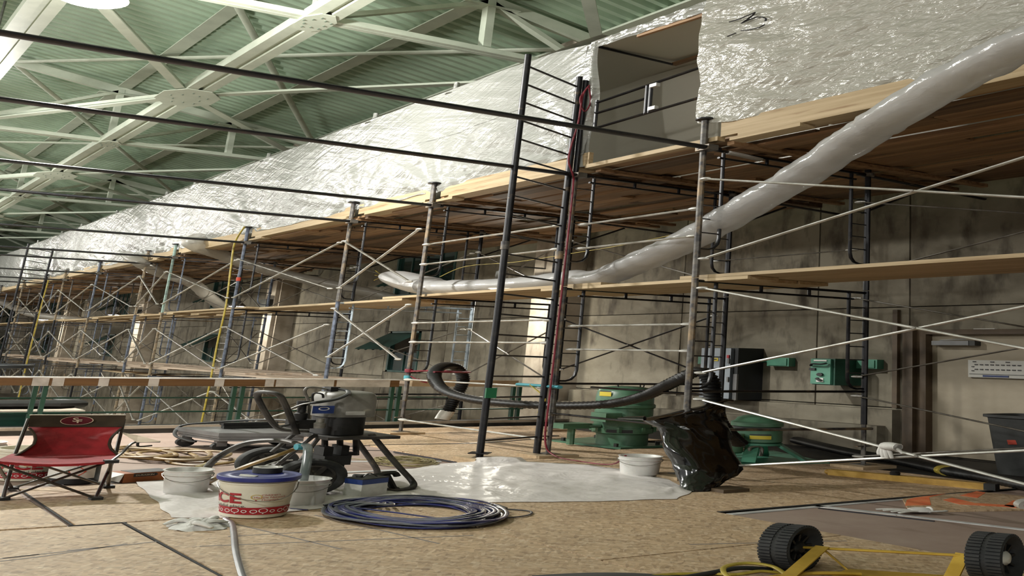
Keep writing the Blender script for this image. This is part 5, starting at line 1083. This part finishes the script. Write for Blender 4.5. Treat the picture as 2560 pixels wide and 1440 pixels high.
for i, (py, xa, xb, yy, dp) in enumerate(rows):
    a = Vector(PY(xa, py, yy)); b = Vector(PY(xb, py, yy)); cxx = (a.x+b.x)/2; rx = (b.x-a.x)/2; zc = (a.z+b.z)/2
    for k in range(n):
        q = 2*PI*k/n; cq, sq = math.cos(q), math.sin(q); x_ = cxx+rx*cq; y_ = yy+dp*math.copysign(abs(sq)**.75, sq)
        d_ = .022*ridge(x_*4+zc*2.0, y_*2, zc*1.6-x_*2)+.010*ridge(x_*7-zc*3.2, y_*3+3, zc*2.2+x_*3)+rb_.uniform(-.006, .006)
        e_ = min(1, abs(sq)*2.2)
        m.v.append((x_+d_*cq*.25, y_+d_*(1 if sq > 0 else -1)*e_, max(.013, zc+d_*.25*sq)))
nr = len(rows)
m.f = [(i*n+k, i*n+(k+1) % n, (i+1)*n+(k+1) % n, (i+1)*n+k) for i in range(nr-1) for k in range(n)]+[tuple(range(n)), tuple((nr-1)*n+k for k in range(n))[::-1]]
t = thing('rubbish_bag', (4.05, 4.4, .012), 'shiny black rubbish bag tied to the scaffold and hanging to the floor', 'bag')
m.build('bag', MT['bag'], t, smooth=28)
MB().tube(spline([PY(1786, 1010, 4.66), PY(1815, 1002, 4.66), PY(1832, 1003, 4.66)], 4), [.012, .012, .012, .012, .014, .016, .018, .02, .012], 7).build('tie_ear', MT['bag'], t)
MB().tube(spline([PY(1612, 1046, 4.62), PY(1570, 1045, 4.7), PY(1545, 1046, 4.75)], 4), [.03, .026, .022, .02, .017, .014, .012, .01, .008], 7).build('tie_ear', MT['bag'], t)
o = MB().box(4.1, 4.16, .011, 4.28, 4.3, .045).build('timber_offcut', MT['door_frame']); tag(o, 'dark timber offcut under the black bag', 'offcut')
# ================================================================ gloves
def glove(pts_palm, fingers, label, thumb, r=.02):
    t = thing('glove', pts_palm[0], label, 'glove'); m = MB()
    P = spline(pts_palm, 5); k = len(P)
    m.tube(P, [r*(1.9+.5*math.sin(PI*i/(k-1))) for i in range(k)], 10)
    m.v = [(x, y, max(z, .012) if thumb[0] == 'floor' else z) for x, y, z in m.v]
    for f_ in fingers+[thumb[1]]:
        Q = spline(f_, 4); m.tube(Q, [r*(.82-.25*i/(len(Q)-1)) for i in range(len(Q))], 8)
    if thumb[0] == 'floor': m.v = [(x, y, max(.012, .012+(z-.012)*.75)) for x, y, z in m.v]
    m.build('knit', MT['glove'], t, smooth=70); MB().tube([P[0], P[1]], [r*2.15, r*2.05], 10).build('cuff', MT['glove'], t, smooth=70); return t
g0 = Vector((4.42, 3.33, .03))
glove([(4.50, 3.27, .03), (4.46, 3.29, .035), (4.42, 3.31, .03)], [[(4.42, 3.31+dy, .03), (4.375, 3.335+dy*1.6, .032), (4.32, 3.36+dy*2.2, .022)] for dy in (-.03, -.012, .008, .026)], 'white knit glove lying on the floor by the orange sprayed board', ('floor', [(4.47, 3.25, .03), (4.54, 3.22, .035), (4.575, 3.24, .03)]), .016)
q = lambda px, py: Vector(PX(px, py, xo-.03))
glove([q(2245, 1118), q(2228, 1116), q(2208, 1114)], [[q(2206+dx*.4, 1114), q(2200+dx, 1128), q(2200+dx*1.25, 1140+e)] for dx, e in ((-2, -4), (6, 4), (14, 6), (24, 6))], 'white knit glove hung over the pale brace at right', ('hang', [q(2235, 1118), q(2248, 1126), q(2258, 1134)]), .017)
# ================================================================ board with orange spray, level, tape roll, bin
t = thing('sprayed_board', (4.95, 3.45, 0), 'OSB offcut with orange spray paint on the paper floor', 'board')
MB().prism([(4.44, 3.33), (5.02, 3.14), (5.52, 3.40), (5.45, 3.72), (4.80, 3.64)], -.004, .012).build('board', MT['osb'], t, smooth=0)
for pts in ([(4.58, 3.46), (4.72, 3.42), (4.98, 3.62), (5.2, 3.68), (4.9, 3.64), (4.78, 3.60)], [(4.95, 3.52), (5.08, 3.56), (5.0, 3.38), (5.12, 3.22), (5.03, 3.2), (4.88, 3.38)], [(5.2, 3.5), (5.45, 3.62), (5.46, 3.68), (5.2, 3.6)], [(5.02, 3.18), (5.3, 3.32), (5.28, 3.36), (5.05, 3.26)]):
    MB().prism(pts, .012, .0135).build('spray_patch', MT['orange_spray'], t, smooth=0)
t = thing('spirit_level', (5.5, 4.1, .01), 'long yellow beam level lying on the floor below the inner scaffold foot', 'level')
MB().beam((5.37, 4.58, .045), (5.60, 3.72, .045), .06, .07).build('beam', MT['yellow_wood'], t); MB().beam((5.60, 3.72, .045), (5.615, 3.66, .045), .066, .076).build('end_cap', MT['black_plastic'], t); MB().lathe([(.028, 0), (.03, .03), (.02, .05)], (5.47, 4.2, .08), n=12).build('vial', MT['black_plastic'], t)
MB().ball((5.37, 4.585, .045), (.03, .03, .035)).build('rounded_tip', MT['yellow_wood'], t)
t = thing('tape_roll', (4.93, 3.02, 0), 'white roll of tape on the floor at the right edge', 'tape roll')
c_ = PZ(2568, 1262, .05); MB().lathe([(.03, -.025), (.055, -.025), (.055, .025), (.03, .025), (.03, -.025)], c_, axis=(.5, .85, .1), n=22, caps=False).build('tape', MT['white_wrap'], t); MB().lathe([(.03, -.024), (.026, -.024), (.026, .024), (.03, .024)], c_, axis=(.5, .85, .1), n=22, caps=False).build('core', MT['orange_print'], t); t['_org'] = (c_[0], c_[1], 0)
t = thing('waste_bin', (6.75, 4.25, -.03), 'tall dark grey waste bin at the right edge by the door', 'bin')
m = MB(); lv = [(.15, -.028), (.2, .74), (.225, .75), (.225, .785), (.205, .785), (.19, .7), (.14, .0)]
for s_, z in lv: m.v += [(x, y, z) for x, y in squircle(6.78, 4.22, s_, s_*.85, 32, 5)]
m.f = [(i*32+k, i*32+(k+1) % 32, (i+1)*32+(k+1) % 32, (i+1)*32+k) for i in range(len(lv)-1) for k in range(32)]+[tuple(range(32))[::-1], tuple(6*32+k for k in range(32))]
m.build('bin_body', MT['bin_grey'], t); MB().beam((6.59, 4.22, .42), (6.66, 4.06, .44), .02, .06).build('orange_rag', MT['orange_print'], t)
# ================================================================ hand truck in the front corner
t = thing('hand_truck', (3.0, 2.5, .0), 'yellow hand truck lying on its wheels in the bottom right corner', 'hand truck')
A = Vector((2.895, 2.62, .152)); B = Vector((3.19, 2.09, .215)); ax = Vector((.33, -.94, .05)).normalized(); axd = (B-A).normalized()
def twheel(c, r, wd):
    w_ = MB().lathe([(r*.62, -wd*.35), (r*.9, -wd*.5), (r*.965, -wd*.46), (r*.97, wd*.46), (r*.9, wd*.5), (r*.62, wd*.3), (r*.55, wd*.1), (r*.25, wd*.15)], c, axis=ax, n=44, caps=False).build('wheel', MT['tyre'], t)
    u = Vector((0,0,1)); u = (u-ax*u.dot(ax)).normalized(); v = ax.cross(u); m = MB()
    for k in range(44):
        a = 2*PI*k/44; d = u*math.cos(a)+v*math.sin(a); tg_ = -u*math.sin(a)+v*math.cos(a)
        for s_ in (-1, 1): m.beam(c+d*r*.985+ax*(s_*wd*.07), c+d*r*.985+ax*(s_*wd*.47), r*.095, r*.05, d)
    tr = m.build('tread_lugs', MT['tyre'], w_, smooth=0, kind='stuff')
    for k in range(8):
        a = 2*PI*k/8; d = u*math.cos(a)+v*math.sin(a); MB().beam(c+d*r*.2+ax*wd*.2, c+d*r*.6+ax*wd*.28, .014, .012, ax).build('spoke', MT['black_plastic'], w_)
    MB().lathe([(r*.30, wd*.1), (r*.29, wd*.28), (r*.2, wd*.36), (0, wd*.39)], c, axis=ax, n=20, caps=False).build('hub_cap', MT['black_plastic'] if c is A else MT['paper_white'], w_)
twheel(A, .148, .105); twheel(B, .148, .105)
axl = MB().tube([A+axd*.03, B-axd*.03], .009, 10).build('axle', MT['truck_yellow'], t)
a0 = A+axd*.10; b0 = B-axd*.09
for p, q_, mm in ((a0, Vector(PZ(1955, 1455, .05)), 'truck_yellow'), (b0, Vector(PZ(2370, 1460, .05)), 'truck_yellow')):
    MB().beam(p+Vector((0,0,.012)), q_, .045, .008).build('side_bar', MT['truck_yellow'], t)
pA = Vector(PZ(2118, 1424, .03)); pB = Vector(PZ(2440, 1445, .03))
MB().beam(a0, pA, .03, .008).build('brace_bar', MT['truck_yellow'], t)
MB().add([pA, pB, Vector(PZ(2440, 1520, .02)), Vector(PZ(1900, 1520, .02)), pA+Vector((0,0,.006)), pB+Vector((0,0,.006)), Vector(PZ(2440, 1520, .026)), Vector(PZ(1900, 1520, .026))], [(0,1,2,3), (7,6,5,4), (0,4,5,1), (1,5,6,2), (2,6,7,3), (3,7,4,0)]).build('toe_plate', MT['truck_yellow'], t, smooth=0)
MB().tube(spline([PZ(2150, 1435, .05), PZ(2050, 1433, .06), PZ(1950, 1440, .06), PZ(1860, 1460, .05)], 6), .012, 8).build('curved_rib', MT['truck_yellow'], t)
t = thing('power_lead', (2.6, 2.6, 0), 'loops of yellow extension cord beside the hand truck wheel', 'cord')
MB().tube(spline([PZ(1965, 1436, .05), PZ(1930, 1416, .07), PZ(1870, 1408, .08), PZ(1815, 1416, .08), PZ(1812, 1434, .06), PZ(1850, 1460, .03)], 8), .0095, 8).build('cord_loop', MT['yellow_cord'], t)
MB().tube(spline([PZ(1965, 1434, .03), PZ(1900, 1428, .04), PZ(1840, 1436, .03), PZ(1760, 1434, .02), PZ(1660, 1437, .02), PZ(1560, 1450, .02)], 8), .0095, 8).build('cord_tail', MT['yellow_cord'], t)
o = MB().tube(spline([PZ(1930, 1424, .03), PZ(1850, 1420, .04), PZ(1780, 1432, .03), PZ(1700, 1446, .03)], 8), .014, 8).build('black_cable', MT['black_plastic']); tag(o, 'thick black cable under the yellow cord loops', 'cable')
m = MB(); m.grid(lambda u, v: (*PZ(lerp(1330, 1700, u), lerp(1436, 1500, v), .02)[:2], .014+.05*math.sin(PI*u)*math.sin(PI*min(1, v*.9+.12))), 16, 8); o = m.build('black_pad', MT['rubber']); tag(o, 'edge of a black pad at the bottom of the picture', 'pad')
# ================================================================ ropes, cords and tape on the scaffold
def cord(name, pts, r, mt, label, n=8, cat='cord'): return tag(MB().tube(spline(pts, n), r, 6).build(name, MT[mt]), label, cat)
cord('yellow_rope', [(XO-.06, 12.76, 4.73), (XO-.08, 12.95, 4.3), (XO-.07, 12.95, 3.6), (XO-.06, 12.9, 2.6), (XO-.06, 12.95, 1.6), (XO-.06, 12.95, .5), (XO-.06, 13.0, -.8)], .013, 'yellow_cord', 'yellow rope hanging down the scaffold left of centre')
cord('yellow_rope', [(XO-.06, 24.3, 4.4), (XO-.06, 24.4, 3.4), (XO-.06, 24.45, 2.2), (XO-.06, 24.5, .8), (XO-.06, 24.5, -1)], .016, 'yellow_cord', 'second yellow rope hanging at the far ladder')
cord('yellow_string', [PX(1100, 692, 5.0), PX(1165, 666, 5.0), PX(1290, 655, 4.9), PX(1420, 635, 4.8), PX(1560, 612, 4.75), PX(1735, 576, 4.6)], .005, 'yellow_cord', 'thin yellow string stretched across the ladder bay')
cord('red_cord', [(4.38, 6.0, 5.75), (4.33, 6.0, 5.55), (4.30, 5.98, 5.1), (4.26, 5.98, 4.7), (4.25, 5.98, 4.45), (4.31, 6.0, 4.25), (4.36, 6.05, 4.1), (4.35, 6.04, 3.2), (4.34, 6.04, 2.0), (4.33, 6.04, .9), (4.33, 6.04, .25), (4.35, 5.95, .06), (4.3, 5.6, .05), (4.22, 5.2, .10), (4.12, 4.96, .26)], .008, 'red_cord', 'dark red cord running down the ladder and across the plastic to the white pail')
cord('red_cord', [(4.39, 6.02, 5.75), (4.44, 6.05, 5.5), (4.36, 6.0, 5.3), (4.31, 6.0, 5.5), (4.39, 6.02, 5.75)], .007, 'red_cord', 'loop of dark red cord tied at the ladder top')
for k, (z, w_) in enumerate(((1.14, .03), (1.02, .03))):
    o = MB().lathe([(.034, -w_), (.036, 0), (.034, w_)], (XO, 8.2, z), n=12).build('tape_wrap', MT[('red_cord', 'teal_rag')[k]]); tag(o, ['red', 'turquoise'][k] + ' tape wrapped round the post left of the ladder', 'tape')
cord('red_cord', [(XO, 8.16, 1.13), (XO+.15, 8.0, 1.15), (XO+.35, 7.8, 1.14), PY(1085, 930, 7.62)], .014, 'red_cord', 'red cord tying the looped black hose to the post')
cord('red_cord', [(XO, 8.16, 1.04), (XO+.06, 8.1, .96), (XO+.12, 8.08, .93), (XO+.04, 8.1, 1.0)], .009, 'red_cord', 'loose red cord end hanging on the taped post')
o = MB().tube([PX(1295, 961, xo-.01), PX(1400, 968, xo-.01)], .024, 8).build('tape_wrap', MT['teal_rag']); tag(o, 'turquoise tape wrapped on the low pale rail', 'tape')
cord('yellow_string', [PX(1325, 962, xo-.03), PX(1362, 995, xo-.03), PX(1352, 1015, xo-.03), PX(1345, 1032, xo-.03)], .007, 'yellow_cord', 'short yellow string hanging from the low rail at the ladder')
o = MB().lathe([(.03, -.05), (.031, .05)], (XO, 12.8, 3.3), n=10).build('tape_wrap', MT['orange_print']); tag(o, 'red tape mark on the post beside the yellow rope', 'tape')
cord('wrapped_cloth', [(4.62, 4.80, 4.30), (4.75, 4.80, 4.29), (4.9, 4.80, 4.27)], .028, 'white_wrap', 'white cloth wrapped round the top bar under the tent opening post', cat='cloth')
# dangling floor cord
cord('floor_cable', [PZ(480, 1100, .01), PZ(700, 1120, .01), PZ(960, 1112, .012), PZ(1180, 1108, .015), PZ(1330, 1098, .015)], .006, 'dark_hose', 'thin dark cable across the OSB behind the sprayer')
cord('floor_cable', [PZ(985, 1130, .014), PZ(1060, 1142, .014), PZ(1140, 1156, .014)], .010, 'dark_hose', 'short dark cable beside the pale cord bundle')
for o in bpy.data.objects:
    if '_org' in o: del o['_org']
